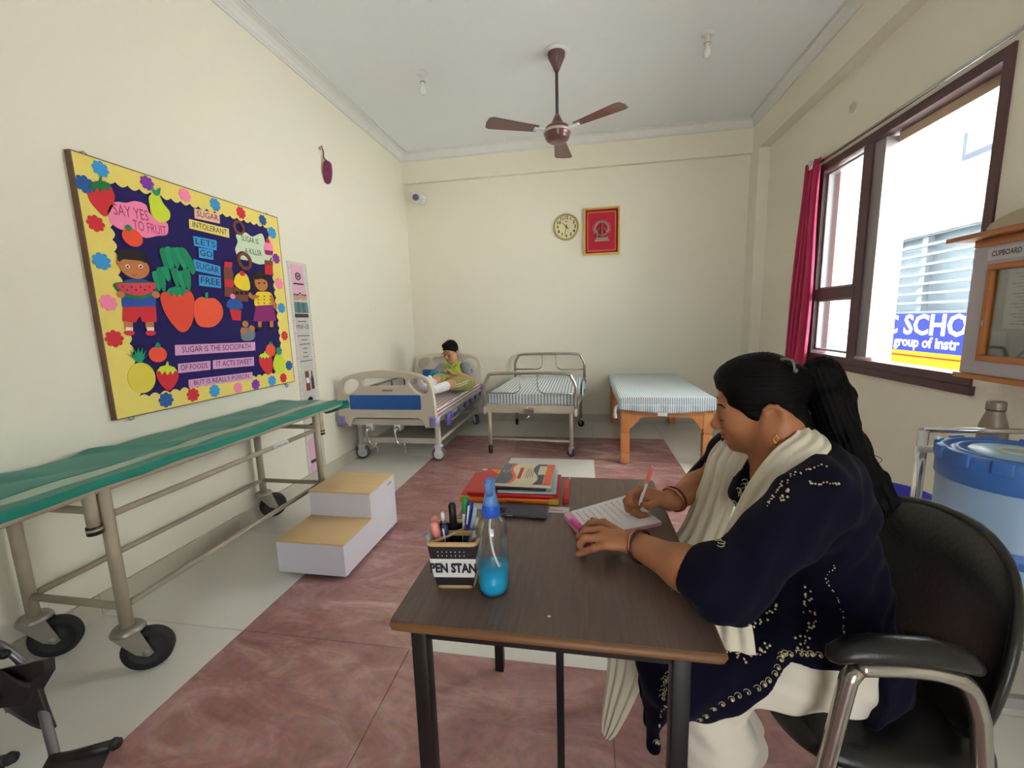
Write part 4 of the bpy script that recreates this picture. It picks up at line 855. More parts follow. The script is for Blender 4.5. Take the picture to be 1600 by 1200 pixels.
for x in (-.318, .165): MB().box((x-.01, .71, .695), (x+.01, 1.365, TZ-.019)).build('side_rail', M_leg, dk)
q0, q1 = ony(880, 1010, 1.0), ony(877, 1200, 1.0)
MB().rbox((-.078, 1.0, .0), (-.058, 1.02, TZ-.019), .002).build('centre_leg', M_leg, dk)
for px, py in ((858, 963), (1051, 922)):
    p = onz(px, py, TZ); MB().lathe([(.0045, 0), (.004, .0012), (0, .0015)], (p.x, p.y, TZ), n=12).build('screw', M_chrome, dk)
# ---- pen stand
ps = thing('pen_stand', 'black and beige square pen stand with handwritten white label', 'pen stand', (-.272, .80, TZ))
pc = V(-.272, .808, TZ); yaw = math.radians(6); PM = Matrix.Translation(pc) @ Matrix.Rotation(yaw, 4, 'Z')
M_pb = mat('pen_stand_black', (40, 34, 38), .5, var=.2, scale=40); M_bei = mat('beige_plastic', (204, 168, 116), .4)
a0, a1, hh = .037, .050, .105
def ps_ring(z): t = z/hh; a = a0+(a1-a0)*t; return [(-a, -a, z), (a, -a, z), (a, a, z), (-a, a, z)]
m = MB(PM)
for s0, s1 in (((.004), (.101)),):
    A1, B1 = ps_ring(s0), ps_ring(s1); m.add(A1+B1, [(i, (i+1) % 4, 4+(i+1) % 4, 4+i) for i in range(4)]+[(3, 2, 1, 0)])
m.build('cup', M_pb, ps, solid=.002)
def sq_loop(z, t, inset=0): a = a0+(a1-a0)*z/hh-inset; return [V(p[0], p[1], z) for p in round_loop(-a, a, -a, a, .01, 3)]
MB(PM).tube(sq_loop(.004, 0), .0042, 8, closed=True).build('base_rim', M_bei, ps); MB(PM).tube(sq_loop(hh, 0), .0048, 8, closed=True).build('top_rim', M_bei, ps)
a = a1-.002; MB(PM).box((-a, -.003, hh-.006), (a, .003, hh+.003)).build('divider', M_bei, ps); MB(PM).tube([V(-a, -a, hh), V(a, a, hh)], .0035, 6).build('divider', M_bei, ps)
lb = MB(PM); k0, k1 = .028, .072
def lab_ring(z): b = a0+(a1-a0)*z/hh+.0018; return [(-b, b, z), (-b, -b, z), (b, -b, z), (b, b, z)]
A1, B1 = lab_ring(k0), lab_ring(k1); lb.add(A1+B1, [(i, i+1, 5+i, 4+i) for i in range(3)]); lo = lb.build('paper_label', paper('label_white', (222, 216, 214)), ps, solid=.0006)
sl = (a1-a0)/hh; yv = PM.to_3x3() @ V(0, -sl, 1); xv = PM.to_3x3() @ V(1, 0, 0)
text_on('lettering', 'PEN STAN', M_ink, lo, PM @ V(0, -(a0+(a1-a0)*.05/hh)-.0034, .05), xv, yv, .03, .096, thin=.0014)
m = MB(PM)
for r_ in range(2):
    for c_ in range(7): m.cyl((-.03+c_*.009, -(a0+(a1-a0)*(.088-r_*.009)/hh)-.0015, .088-r_*.009), (-.03+c_*.009, -(a0+(a1-a0)*(.088-r_*.009)/hh)-.0003, .088-r_*.009), .0012, 6)
m.build('perforations', M_white, ps)
def pen(name, lab, base, tip, r, body, cap, capf=.35, cat='pen', clip=None, r2=None):
    b = PM @ Vector(base); t = PM @ Vector(tip); d = t-b
    o = thing(name, lab, cat, b, 'pens in the pen stand')
    MB().tube([b, b+d*.03, b+d*(1-capf)], [r*.5, r, r], 10).build('barrel', body, o)
    MB().tube([b+d*(1-capf), b+d*.97, b+d], [(r2 or r)*1.12, (r2 or r)*1.08, (r2 or r)*.7], 10).build('cap', cap, o)
    if clip:
        n_ = V(0, -1, 0); MB().tube([b+d*(1-capf)*1.02+n_*r*1.5, b+d*.96+n_*r*1.5], r*.3, 6).build('clip', clip, o)
    return o
PK, GY, DB, WH, GN, BL = mat('pen_coral', (240, 150, 144), .4), mat('pen_grey', (140, 138, 136), .4), mat('pen_navy', (46, 44, 112), .35), M_white, mat('pen_green', (40, 160, 72), .4), mat('pen_blue', (62, 110, 196), .4)
pen('marker', 'coral capped marker leaning out at the left, fatter of the two', (-.028, .012, .006), (-.047, .0, .140), .0075, WH, PK, .45)
pen('marker', 'coral highlighter with slotted cap in front of the other coral one', (-.020, -.012, .006), (-.043, -.018, .137), .008, PK, PK, .4)
pen('pen', 'white capped slim pen between coral marker and black marker', (-.018, .02, .006), (-.031, .01, .146), .004, WH, WH, .2)
pen('marker', 'navy capped pen in front of the tall black marker', (-.012, -.010, .006), (-.022, -.014, .130), .0065, WH, DB, .42, clip=WH)
pen('marker', 'tall black permanent marker standing upright', (-.003, .012, .006), (-.011, .016, .165), .0075, M_black, M_black, .4)
pen('marker', 'grey marker leaning out over the left front rim', (-.01, -.02, .006), (-.056, -.036, .122), .007, GY, GY, .35)
pen('pen', 'green topped pen at the back of the stand', (.01, .02, .006), (.017, .03, .172), .006, WH, GN, .22)
pen('pen', 'navy retractable pen with pale tip', (.008, .005, .006), (.030, .018, .168), .0068, DB, DB, .3, clip=WH)
pen('pen', 'clear blue ballpoint pen leaning right', (.010, -.004, .006), (.042, .012, .158), .0042, BL, mat('pen_pale_blue', (168, 190, 220), .3), .3)
pen('marker', 'grey marker with blue end leaning over the front right corner', (.0, -.012, .006), (.047, -.022, .118), .008, GY, GY, .4)
pen('pencil', 'pale flat-ended stick standing in the right corner', (.028, .006, .006), (.046, .006, .135), .005, mat('pale_stick', (206, 192, 164), .6), mat('pale_stick', (206, 192, 164)), .3, 'stick')
# ---- spray bottle, clear, blue sanitiser
sb = thing('spray_bottle', 'clear spray bottle with blue nozzle holding blue sanitiser', 'bottle', (-.187, .79, TZ))
bc = V(-.186, .775, TZ+.0005); SBM = Matrix.Translation(bc) @ Matrix.Scale(1.13, 4) @ Matrix.Translation(-bc)
M_pet = glass_mat('clear_plastic', (.95, .96, .96), .22); M_liq = mat('blue_liquid', (30, 186, 236), .1, var=.02, spec=.6, trans=.15, ior=1.33); M_spr = mat('spray_blue', (40, 92, 206), .4); M_spr2 = mat('spray_translucent_blue', (98, 142, 210), .35)
pr = [(.020, .0), (.026, .003), (.0285, .012), (.0285, .116), (.0275, .126), (.0235, .136), (.0165, .143), (.0135, .146), (.0125, .155)]
MB(SBM).lathe(pr, bc, n=32, caps=False).build('bottle', M_pet, sb)
MB(SBM).lathe([(0, .002), (.024, .003), (.0272, .012), (.0272, .050), (0, .050)], bc, n=32, caps=False).build('sanitiser', M_liq, sb)
MB(SBM).tube(catmull([bc+V(.0, 0, .15), bc+V(-.004, 0, .12), bc+V(.0, 0, .08), bc+V(.012, -.004, .05), bc+V(.024, -.005, .03)], 6), .0021, 8).build('dip_tube', mat('dip_tube_white', (226, 226, 220), .4), sb)
MB(SBM).lathe([(.0150, .146), (.0152, .164), (.013, .168), (0, .168)], bc, n=24).build('collar', M_spr, sb)
for k in range(24): a = 2*PI*k/24; MB(SBM).box(bc+V(.0148*math.cos(a)-.0008, .0148*math.sin(a)-.0008, .147), bc+V(.0148*math.cos(a)+.0008, .0148*math.sin(a)+.0008, .163)).build('collar_rib', M_spr, sb)
MB(SBM).tube([bc+V(0, 0, .166), bc+V(0, 0, .176), bc+V(-.001, .004, .19), bc+V(-.001, .010, .207), bc+V(-.001, .012, .212)], [.0145, .0125, .0085, .0075, .0065], 14).build('sprayer_head', M_spr2, sb)
MB(SBM).tube([bc+V(-.0, -.006, .186), bc+V(-.001, -.012, .20), bc+V(-.001, -.016, .213)], [.006, .005, .006], 8).build('trigger', M_spr2, sb)
MB(SBM).cyl(bc+V(-.001, .004, .207), bc+V(-.001, -.016, .212), .0065, 10).build('nozzle', M_spr2, sb)
# ---- stack of registers and books
SH = .034
def book(name, lab, x0, x1, y0, y1, z0, z1, cover, edge=None, rot=0, group='registers and books stacked on the desk', spine=None):
    x0 -= SH; x1 -= SH; c_ = V((x0+x1)/2, (y0+y1)/2, z0); MM = Matrix.Translation(V(0, 0, 0)) @ Matrix.Translation(c_) @ Matrix.Rotation(rot, 4, 'Z') @ Matrix.Translation(-c_)
    o = thing(name, lab, 'book', c_, group); t = min(.0018, (z1-z0)*.2)
    MB(MM).box((x0+.003, y0+.004, z0+t), (x1-.003, y1-.003, z1-t)).build('pages', edge or mat('book_pages', (226, 220, 206), .9, var=.06, scale=120, stretch=(1, 1, 20)), o)
    MB(MM).box((x0, y0, z0), (x1, y1, z0+t)).build('back_cover', cover, o); f_ = MB(MM).box((x0, y0, z1-t), (x1, y1, z1)).build('front_cover', cover, o)
    MB(MM).rbox((x0, y0-.002, z0), (x1, y0+.004, z1), .002).build('spine', spine or cover, o)
    return o, f_, MM
C_red, C_or, C_yb = mat('cover_red', (206, 36, 40), .4, var=.05), mat('cover_orange', (232, 120, 30), .4, var=.05), mat('cover_yellow_tape', (206, 160, 40), .4)
o, f_, MM = book('register', 'large red register with orange and yellow spine, bottom of the stack', -.352, -.045, 1.19, 1.40, TZ, TZ+.016, C_red, spine=C_or, rot=.02)
for x in (-.352, -.075): MB(MM @ Matrix.Translation((-SH, 0, 0))).rbox((x-.001, 1.1865, TZ-.0002+.0004), (x+.03, 1.196, TZ+.0166), .002).build('spine_tape', C_yb, o); MB(MM @ Matrix.Translation((-SH, 0, 0))).box((x, 1.196, TZ+.0158), (x+.03, 1.20, TZ+.0165)).build('corner_tape', C_yb, o)
text_on('lettering', 'Notices', M_ink, o, V(-.175-SH, 1.1835, TZ+.008), (1, 0, 0), (0, 0, 1), .014, .05)
o, f_, MM = book('register', 'red and orange register lying second from the bottom', -.328, -.06, 1.20, 1.41, TZ+.0165, TZ+.026, C_red, rot=-.01)
MB(MM @ Matrix.Translation((-SH, 0, 0))).prism([V(-.30, 1.405, TZ+.0262), V(-.19, 1.405, TZ+.0262), V(-.215, 1.31, TZ+.0262)], (0, 0, .0004)).build('orange_print', mat('cover_flame', (246, 140, 40), .4), f_)
MB(MM @ Matrix.Translation((-SH, 0, 0))).box((-.328, 1.39, TZ+.0262), (-.31, 1.408, TZ+.0266)).build('white_tab', paper('label_white', (222, 216, 214)), f_)
book('notebook', 'thin pale blue printed booklet in the middle of the stack', -.235, -.055, 1.205, 1.40, TZ+.0265, TZ+.0325, mat('cover_pale_blue', (184, 206, 212), .4, var=.12, scale=30), rot=.03)
book('diary', 'slim dark maroon diary with pink page edges in the stack', -.245, -.085, 1.215, 1.385, TZ+.033, TZ+.042, mat('cover_maroon', (60, 26, 34), .4), edge=mat('pink_pages', (210, 160, 156), .8), rot=.01)
o, f_, MM = book('exercise_book', 'exercise book with navy, cream and orange cover on top of the stack', -.245, -.068, 1.215, 1.40, TZ+.0425, TZ+.052, paper('cover_cream', (232, 218, 188)), rot=-.015)
zt_ = TZ+.0521
def flat(name, pts, mt, par, lv=0): MB(MM @ Matrix.Translation((-SH, 0, 0))).prism([V(x, y, zt_+lv*.0004) for x, y in pts], (0, 0, .0004)).build(name, mt, par)
C_nv, C_co = mat('cover_slate', (66, 78, 98), .4), mat('cover_coral', (238, 96, 64), .4)
def wave(x, n=10, a=.012, y0=1.217, y1=1.398): return [(x+a*math.sin(k/n*2*PI), y0+(y1-y0)*k/n) for k in range(n+1)]
flat('navy_area', [(-.244, 1.217)]+wave(-.205)+[(-.244, 1.398)], C_nv, f_); flat('orange_wave', wave(-.205)+wave(-.194)[::-1], C_co, f_, 1)
flat('navy_area', wave(-.125)+[(-.095, 1.398), (-.095, 1.217)], C_nv, f_); flat('coral_area', [(-.095, 1.217), (-.069, 1.217), (-.069, 1.398), (-.095, 1.398)], C_co, f_)
flat('name_label', [(-.118, 1.30), (-.093, 1.30), (-.093, 1.38), (-.118, 1.38)], paper('cover_cream', (232, 218, 188)), f_, 1)
MB(MM @ Matrix.Translation((-SH, 0, 0))).torus(V(-.225, 1.32, zt_+.0006), (0, 0, 1), .009, .0012, 16, 6).build('emblem', paper('cover_cream', (232, 218, 188)), f_)
bar_on('title_print', mat('red_print', (200, 60, 60), .6), f_, V(-.175-SH, 1.31, zt_+.0002), (0, -1, 0), (1, 0, 0), .10, .011)
for k, l_ in enumerate((.08, .09, .06, .07)): flat('text_line', [(-.155+k*.007, 1.31-l_/2), (-.153+k*.007, 1.31-l_/2), (-.153+k*.007, 1.31+l_/2), (-.155+k*.007, 1.31+l_/2)], mat('grey_print', (96, 96, 96)), f_)
pen('pen', 'red pen lying along the right side of the book stack', (0, 0, 0), (0, 0, .1), .004, C_red, C_red) if False else None
o = thing('red_pen', 'red pen lying beside the stacked registers', 'pen', (-.04, 1.30, TZ)); MB().cyl((-.064, 1.20, TZ+.02), (-.052, 1.34, TZ+.02), .0035, 8).build('barrel', C_red, o); MB().tube([(-.052, 1.34, TZ+.02), (-.050, 1.36, TZ+.02)], [.0042, .003], 8).build('end_cap', PK, o)
MB().rbox((-.067, 1.20, TZ), (-.050, 1.36, TZ+.0165), .002).build('clip_case', C_red, o)
# ---- phone and ruler
M_ph = mat('slate_phone', (58, 62, 72), .35, var=.03); phy = 1.128
ph = thing('phone', 'dark grey smartphone lying face down in front of the registers', 'phone', (-.168, phy, TZ+.002))
MB(Matrix.Translation((-.178, phy, TZ+.003)) @ Matrix.Rotation(-.02, 4, 'Z')).rbox((-.075, -.037, 0), (.075, .037, .010), .004, 3).build('case', M_ph, ph)
cmn = MB(Matrix.Translation((-.178, phy, TZ+.003)) @ Matrix.Rotation(-.02, 4, 'Z')).rbox((-.071, -.03, .0095), (-.045, .0, .0120), .002).build('camera_island', M_black, ph)
for k in range(3): MB().lathe([(.0045, 0), (.0045, .0012), (.003, .0014), (0, .0014)], (-.178-.058-(.006 if k == 2 else -.005*(0 if k else 1)), phy-.022+k*.008, TZ+.0148), n=12).build('lens', M_ink, cmn)
MB(Matrix.Translation((-.178, phy, TZ+.003)) @ Matrix.Rotation(-.02, 4, 'Z')).rbox((-.04, -.0385, .004), (-.022, -.0365, .0075), .001).build('side_button', M_steel, ph)
M_rul = mat('clear_white_ruler', (214, 206, 210), .25); ru = thing('ruler', 'pale plastic ruler lying under the phone', 'ruler', (-.195, 1.17, TZ))
MB(Matrix.Translation((-.205, 1.158, TZ)) @ Matrix.Rotation(.0, 4, 'Z')).box((-.16, -.018, .0002), (.16, .018, .0024)).build('body', M_rul, ru)
m = MB(Matrix.Translation((-.205, 1.158, TZ)))
for k in range(31): m.box((-.15+k*.01-.0004, .010 if k % 5 else .006, .0024), (-.15+k*.01+.0004, .0175, .0027))
m.build('graduations', mat('red_print', (200, 60, 60)), ru); MB(Matrix.Translation((-.205, 1.158, TZ))).box((.06, -.008, .0024), (.14, -.004, .0027)).build('red_print', mat('red_print', (200, 60, 60)), ru)
# ---- notepad being written on
q = [onz(px, py, TZ) for px, py in ((880, 808), (982, 778), (1035, 822), (912, 848))]
nb = thing('notepad', 'pink notepad with a handwritten white page under her hands', 'notepad', (q[0]+q[2])/2)
def quad(s, z0, z1): c_ = sum(q, V(0, 0, 0))/4; P = [c_+(p-c_)*s for p in q]; return [V(p.x, p.y, z0) for p in P], z1-z0
P_, h_ = quad(1.0, TZ+.0003, TZ+.002); MB().prism(P_, (0, 0, h_)).build('cover', paper('pad_pink', (226, 120, 170)), nb)
P_, h_ = quad(.985, TZ+.002, TZ+.0105); MB().prism(P_, (0, 0, h_)).build('page_block', paper('pad_side', (226, 170, 196)), nb)
P_, h_ = quad(.99, TZ+.0105, TZ+.0113); P_[0] = P_[0].lerp(P_[1], .10); P_[3] = P_[3].lerp(P_[2], .10); pg = MB().prism(P_, (0, 0, h_)).build('top_page', paper('page_white', (232, 226, 226)), nb)
m = MB(); ex = (q[3]-q[0]); ey = (q[1]-q[0]); rnd = random.Random(3)
for l_ in range(9):
    v = .16+.085*l_; u = .12
    while u < .80:
        u2 = u+rnd.uniform(.04, .12); pts = [q[0]+ey*(v)+ex*(u+(u2-u)*t/8)+ey*(.012*math.sin(t*2.4+l_)) for t in range(9)]
        pts = [V(p.x, p.y, TZ+.0117) for p in pts]; m.tube(pts, .0003, 4); u = u2+.03
m.build('handwriting', mat('mauve_ink', (196, 172, 188), .8), pg)
mk = thing('highlighter', 'bright pink highlighter lying on the notepad edge', 'highlighter', q[0].lerp(q[3], .45)); pz = TZ+.017
e0, e1 = onz(893, 812, pz), onz(918, 834, pz); MB().tube([e0, e0.lerp(e1, .1), e1], [.006, .0085, .0085], 10).build('barrel', mat('magenta_plastic', (244, 92, 190), .4), mk); MB().cyl(e1, e1+(e1-e0)*.12, .006, 10).build('neck', mat('magenta_plastic', (244, 92, 190)), mk)

# ================================================================== OFFICE CHAIR
oc = thing('office_chair', 'black vinyl armchair with oval back and steel arm frames', 'chair', (.62, 1.0, 0))
M_vin = mat('black_vinyl', (34, 31, 30), .30, var=.15, scale=20, bump=.08, bscale=90); M_cst = mat('chair_steel', (178, 172, 164), .2, .9, var=.05)
# backrest: thick oval shell, dished
BRX, BRY, BRZ = .80, 1.04, .632
def br(side):
    def f(u, v):
        a = 2*PI*u; r_ = math.sin(v*PI/2)
        y = BRY+.268*r_*math.copysign(abs(math.cos(a))**.85, math.cos(a)); z = BRZ+.205*r_*math.copysign(abs(math.sin(a))**.9, math.sin(a))
        dish = -.075*((y-BRY)/.245)**2; tilt = (z-BRZ)*.16
        th = .026*(1-r_**4)**.5 if r_ < 1 else 0
        return V(BRX+dish+tilt+side*th, y, z)
    return f
MB().grid(br(-1), 48, 14, True, True).build('backrest_cushion', M_vin, oc); MB().grid(br(.6), 48, 14, True, True).build('backrest_shell', mat('black_shell', (30, 28, 28), .5), oc)
MB().tube([br(0)(k/48, 1) for k in range(48)], .009, 8, closed=True).build('backrest_piping', M_vin, oc)
m = MB()
def seat(s_):
    def f(u, v):
        a = 2*PI*u; r_ = math.sin(v*PI/2); e_ = .5
        x = .60+.205*r_*math.copysign(abs(math.cos(a))**e_, math.cos(a)); y = 1.02+.235*r_*math.copysign(abs(math.sin(a))**e_, math.sin(a))
        th = .035*(1-r_**6)**.5 if r_ < 1 else 0
        return V(x, y, .425+s_*th+.012*((x-.6)/.2)**2)
    return f
MB().grid(seat(1), 56, 14, True, True).grid(seat(-1), 56, 14, True, True).build('seat', M_vin, oc)
for y in (.775, 1.285):
    s_ = -1 if y < 1 else 1
    MB().tube([V(.425, y, .0), V(.425, y, .02), V(.455, y, .45), V(.478, y, .63), V(.49, y, .655)], .0155, 10, flat=(1, 1)).build('front_arm_leg', M_cst, oc)
    MB().tube(catmull([V(.49, y, .655), V(.56, y, .662), V(.62, y, .66), V(.665, y, .64), V(.69, y, .58)], 5)+[V(.71, y, .45), V(.76, y, .02), V(.762, y, 0)], .0155, 10).build('rear_arm_leg', M_cst, oc)
    ap = [V(.440, y, .668), V(.447, y, .676), V(.475, y, .690), V(.52, y, .698), V(.60, y, .70), V(.65, y, .692), V(.672, y, .678), V(.676, y, .672)]
    MB().tube(ap, [.006, .017, .023, .026, .026, .024, .016, .006], 12, flat=(1.1, .85)).build('arm_pad', M_vin, oc)
    MB().cyl((.455, y, .405), (.72, y, .405), .012).build('seat_rail', M_cst, oc)
    for x in (.425, .762): MB().lathe([(.02, 0), (.02, .025), (0, .025)], (x, y, 0), n=12).build('rubber_foot', M_black, oc)
for x in (.50, .70): MB().cyl((x, .775, .395), (x, 1.285, .395), .012).build('cross_rail', M_cst, oc)
for y in (.93, 1.11): MB().tube(catmull([V(.70, y, .40), V(.80, y, .41), V(.845, y, .47), V(.835, y, .62)], 5), .014, 8, flat=(1, .6)).build('back_support', M_black, oc)

# ================================================================== WATER DRUM, STAND AND TROLLEY IN THE NEAR RIGHT CORNER
M_drum = mat('translucent_blue_drum', (150, 176, 206), .35, var=.06, scale=4); M_lid = mat('blue_lid', (66, 112, 186), .4, var=.05)
sd = thing('drum_stand', 'grey steel stand carrying the blue water drum', 'stand', (1.24, 1.44, 0))
dc = V(1.28, 1.45, 0); M_flat = mat('grey_flat_bar', (168, 164, 160), .4, .3)
for sx in (-1, 1):
    for sy in (-1, 1): MB().box((dc.x+sx*.17-.013, dc.y+sy*.17-.013, 0), (dc.x+sx*.17+.013, dc.y+sy*.17+.013, .44)).build('leg', M_flat, sd)
for s_ in (-1, 1):
    for z in (.16, .425): MB().box((dc.x-.18, dc.y+s_*.17-.010, z), (dc.x+.18, dc.y+s_*.17+.010, z+.032)).build('cross_bar', M_flat, sd); MB().box((dc.x+s_*.17-.010, dc.y-.18, z), (dc.x+s_*.17+.010, dc.y+.18, z+.032)).build('cross_bar', M_flat, sd)
MB().box((dc.x-.18, dc.y-.18, .457), (dc.x+.18, dc.y+.18, .463)).build('shelf', M_flat, sd)
dr = thing('water_drum', 'pale blue water drum with a notched blue screw lid', 'water drum', (dc.x, dc.y, .463))
MB().lathe([(0, .463), (.15, .463), (.158, .475), (.165, .56), (.168, .58), (.165, .60), (.168, .79), (.165, .83), (0, .83)], V(dc.x, dc.y, 0), n=48).build('body', M_drum, dr)
MB().lathe([(.169, .565), (.174, .575), (.174, .60), (.169, .61)], V(dc.x, dc.y, 0), n=48, caps=False).build('band', M_lid, dr)
ld = MB().lathe([(.168, .775), (.173, .78), (.173, .855), (.170, .864), (.160, .868), (.150, .868), (.147, .860), (.132, .860), (.128, .866), (.118, .866), (.112, .858), (0, .858)], V(dc.x, dc.y, 0), n=48, caps=False).build('lid', M_lid, dr)
for k in range(12):
    a = 2*PI*k/12+.2; p_ = V(dc.x+.168*math.cos(a), dc.y+.168*math.sin(a), 0); MB(Matrix.Translation(p_) @ Matrix.Rotation(a, 4, 'Z')).rbox((-.006, -.022, .83), (.010, .022, .872), .004).build('lid_lug', M_lid, ld)
MB().lathe([(.105, .859), (.10, .865), (.04, .866), (0, .866)], V(dc.x, dc.y, 0), n=40).build('lid_disc', mat('pale_lid_disc', (150, 190, 214), .35), ld)
MB().torus(V(dc.x, dc.y, .868), (0, 0, 1), .04, .004).build('lid_ring', mat('cream_print', (216, 214, 178), .5), ld)
tr = thing('steel_rack', 'narrow chrome rack standing behind the water drum', 'rack', (1.5, 1.76, 0))
gx0, gx1, gyr, gz = 1.242, 1.80, 1.75, .855
for x in (gx0, gx1): MB().cyl((x, gyr, 0), (x, gyr, gz), .0165, 12).build('post', M_chrome, tr)
MB().cyl((gx0, gyr, gz), (gx1, gyr, gz), .010, 10).build('top_rail', M_chrome, tr)
for z in (.735, .25): MB().box((gx0+.12, gyr-.01, z-.006), (gx1, gyr+.10, z)).build('shelf', M_steel, tr)
for x in (gx0, gx1): MB().box((x-.012, gyr-.08, 0), (x+.012, gyr+.14, .02)).build('foot', M_chrome, tr)
MB().cyl((gx0-.035, gyr-.03, .79), (gx0+.03, gyr-.03, .79), .013, 12).build('clamp', M_white, tr); MB().cyl((gx0+.03, gyr-.03, .79), (gx0+.055, gyr-.03, .79), .0135, 12).build('clamp_cap', mat('clamp_red', (206, 40, 44), .4), tr)
bo = V(1.50, 1.80, .7352); mb_ = thing('metal_bottle', 'dull steel water bottle standing on the chrome rack', 'bottle', bo)
M_bot = mat('dull_steel_bottle', (146, 132, 118), .45, .5, var=.08)
MB().lathe([(0, 0), (.038, 0), (.04, .006), (.041, .10), (.038, .13), (.028, .165), (.024, .18), (.024, .186)], bo, n=28).build('flask', M_bot, mb_)
MB().lathe([(.026, .186), (.027, .19), (.027, .215), (.024, .22), (0, .22)], bo, n=24).build('cap', M_bot, mb_); MB().torus(bo+V(0, 0, .188), (0, 0, 1), .0255, .002).build('cap_seal', M_black, mb_)
tb = thing('blue_tub', 'violet blue plastic tub on the floor behind the chair', 'tub', (1.49, 2.2, 0)); bt = V(1.47, 2.22, 0)
MB().lathe([(0, 0), (.12, 0), (.125, .01), (.155, .40), (.165, .41), (.165, .42), (.15, .415), (.12, .02), (0, .02)], bt, n=36).build('shell', mat('violet_blue_plastic', (58, 52, 196), .4), tb)
MB().torus(bt+V(0, 0, .413), (0, 0, 1), .163, .008, 36, 8).build('rim', mat('violet_blue_plastic', (58, 52, 196)), tb)

# ================================================================== WALL CUPBOARD
cb = thing('wall_cupboard', 'grey wooden wall cupboard with arched top, glass door and lettered label', 'cupboard', (1.83, 1.95, .98))
M_cbg = mat('grey_cupboard_laminate', (182, 174, 178), .45, var=.03); M_cbw = mat('cupboard_wood', (190, 124, 70), .45, rgb2=(168, 100, 54), scale=8, stretch=(8, 1, 8))
fx = 1.75; cy_f, cy_n = 2.303, 1.68; cz0_, cz1_ = 1.0, 1.60
MB().box((fx+.02, cy_n, cz0_), (XR, cy_n+.018, cz1_)).box((fx+.02, cy_f-.018, cz0_), (XR, cy_f, cz1_)).box((XR-.008, cy_n+.018, cz0_), (XR, cy_f-.018, cz1_)).box((fx+.02, cy_n+.018, cz1_-.018), (XR-.008, cy_f-.018, cz1_)).box((fx+.02, cy_n+.018, cz0_), (XR-.008, cy_f-.018, cz0_+.018)).build('carcass', M_cbg, cb)
MB().rbox((fx-.02, cy_n-.01, cz0_-.022), (XR, cy_f+.01, cz0_), .003).build('bottom_board', M_cbw, cb)
MB().rbox((fx-.06, cy_n-.10, cz1_), (XR, cy_f+.085, cz1_+.022), .004).build('cornice_board', M_cbw, cb)
MB().rbox((fx-.004, cy_n, cz1_-.036), (fx+.02, cy_f, cz1_-.002), .002).build('header_strip', M_cbw, cb)
P = [V(fx+.03, cy_f+.0, cz1_+.022)]+[V(fx+.03, (cy_n+cy_f)/2+(cy_f-cy_n)/2*math.cos(a), cz1_+.022+.085*math.sin(a)**.7) for a in [PI*k/16 for k in range(1, 16)]]+[V(fx+.03, cy_n, cz1_+.022)]
MB().prism(P, (XR-fx-.03, 0, 0)).build('arched_top', mat('pale_ply', (190, 176, 152), .6, var=.06), cb)
door = MB(); d0, d1, e0, e1 = cy_n+.0, cy_f-.0, cz0_+.002, cz1_-.038
g0, g1, h0, h1 = d0+.055, 2.224, 1.062, 1.484
for (y0, y1, z0, z1) in [(d0, d1, e0, h0), (d0, d1, h1, e1), (d0, g0, h0, h1), (g1, d1, h0, h1)]: door.box((fx, y0, z0), (fx+.02, y1, z1))
dr_ = door.build('door', M_cbg, cb); fm = MB()
for (y0, y1, z0, z1) in [(g0, g1, h0, h0+.026), (g0, g1, h1-.026, h1), (g0, g0+.026, h0+.026, h1-.026), (g1-.026, g1, h0+.026, h1-.026)]: fm.rbox((fx-.006, y0, z0), (fx+.022, y1, z1), .002)
fm.build('glazing_bead', M_cbw, dr_); MB().box((fx+.008, g0+.02, h0+.02), (fx+.011, g1-.02, h1-.02)).build('pane', glass_mat('cupboard_glass', (.86, .86, .86), .3), dr_)
lbp = MB().box((fx-.0012, 2.055, 1.50), (fx, 2.235, 1.552)).build('name_plate', paper('plate_grey', (206, 200, 202)), dr_)
text_on('lettering', 'CUPBOARD', mat('plate_print', (84, 78, 84), .6), lbp, V(fx-.002, 2.150, 1.526), (0, -1, 0), (0, 0, 1), .032, .13, thin=.0008)
MB().rbox((fx-.012, g1-.018, 1.215), (fx-.006, g1-.008, 1.245), .002).build('latch', M_steel, dr_)
MB().box((fx+.03, cy_n+.018, 1.19), (XR-.008, cy_f-.018, 1.203)).build('shelf', paper('shelf_edge', (206, 196, 180)), cb)
MB().box((fx+.03, g0+.05, 1.205), (fx+.034, g1-.06, h1-.03)).build('list_sheet', paper('list_white', (226, 226, 228)), cb); m = MB()
for k in range(16): m.box((fx+.0285, 1.80, h1-.05-k*.014), (fx+.0298, g1-.085-.02*(k % 3), h1-.047-k*.014))
m.build('list_lines', mat('grey_print', (96, 96, 96)), cb)
rb = thing('red_box', 'small red box lying on the floor of the wall cupboard', 'box', (1.82, 1.93, cz0_+.018)); MB().rbox((1.79, 1.80, cz0_+.018), (1.87, 1.99, cz0_+.075), .004).build('carton', mat('carton_red', (206, 60, 56), .5), rb); MB().box((1.7895, 1.84, cz0_+.03), (1.79, 1.95, cz0_+.06)).build('carton_label', paper('label_white', (222, 216, 214)), rb)
st_ = thing('stethoscope', 'dark coiled stethoscope tube inside the wall cupboard', 'stethoscope', (1.83, 2.08, cz0_+.018)); MB().tube(catmull([V(1.82, 2.15, cz0_+.03), V(1.83, 2.12, cz0_+.10), V(1.84, 2.06, cz0_+.12), V(1.83, 2.01, cz0_+.06), V(1.82, 2.03, cz0_+.03)], 6), .006, 8).build('tube', M_rubber, st_); MB().lathe([(.018, 0), (.02, .005), (.012, .012), (0, .012)], (1.82, 2.15, cz0_+.019), n=16).build('chest_piece', M_steel, st_)
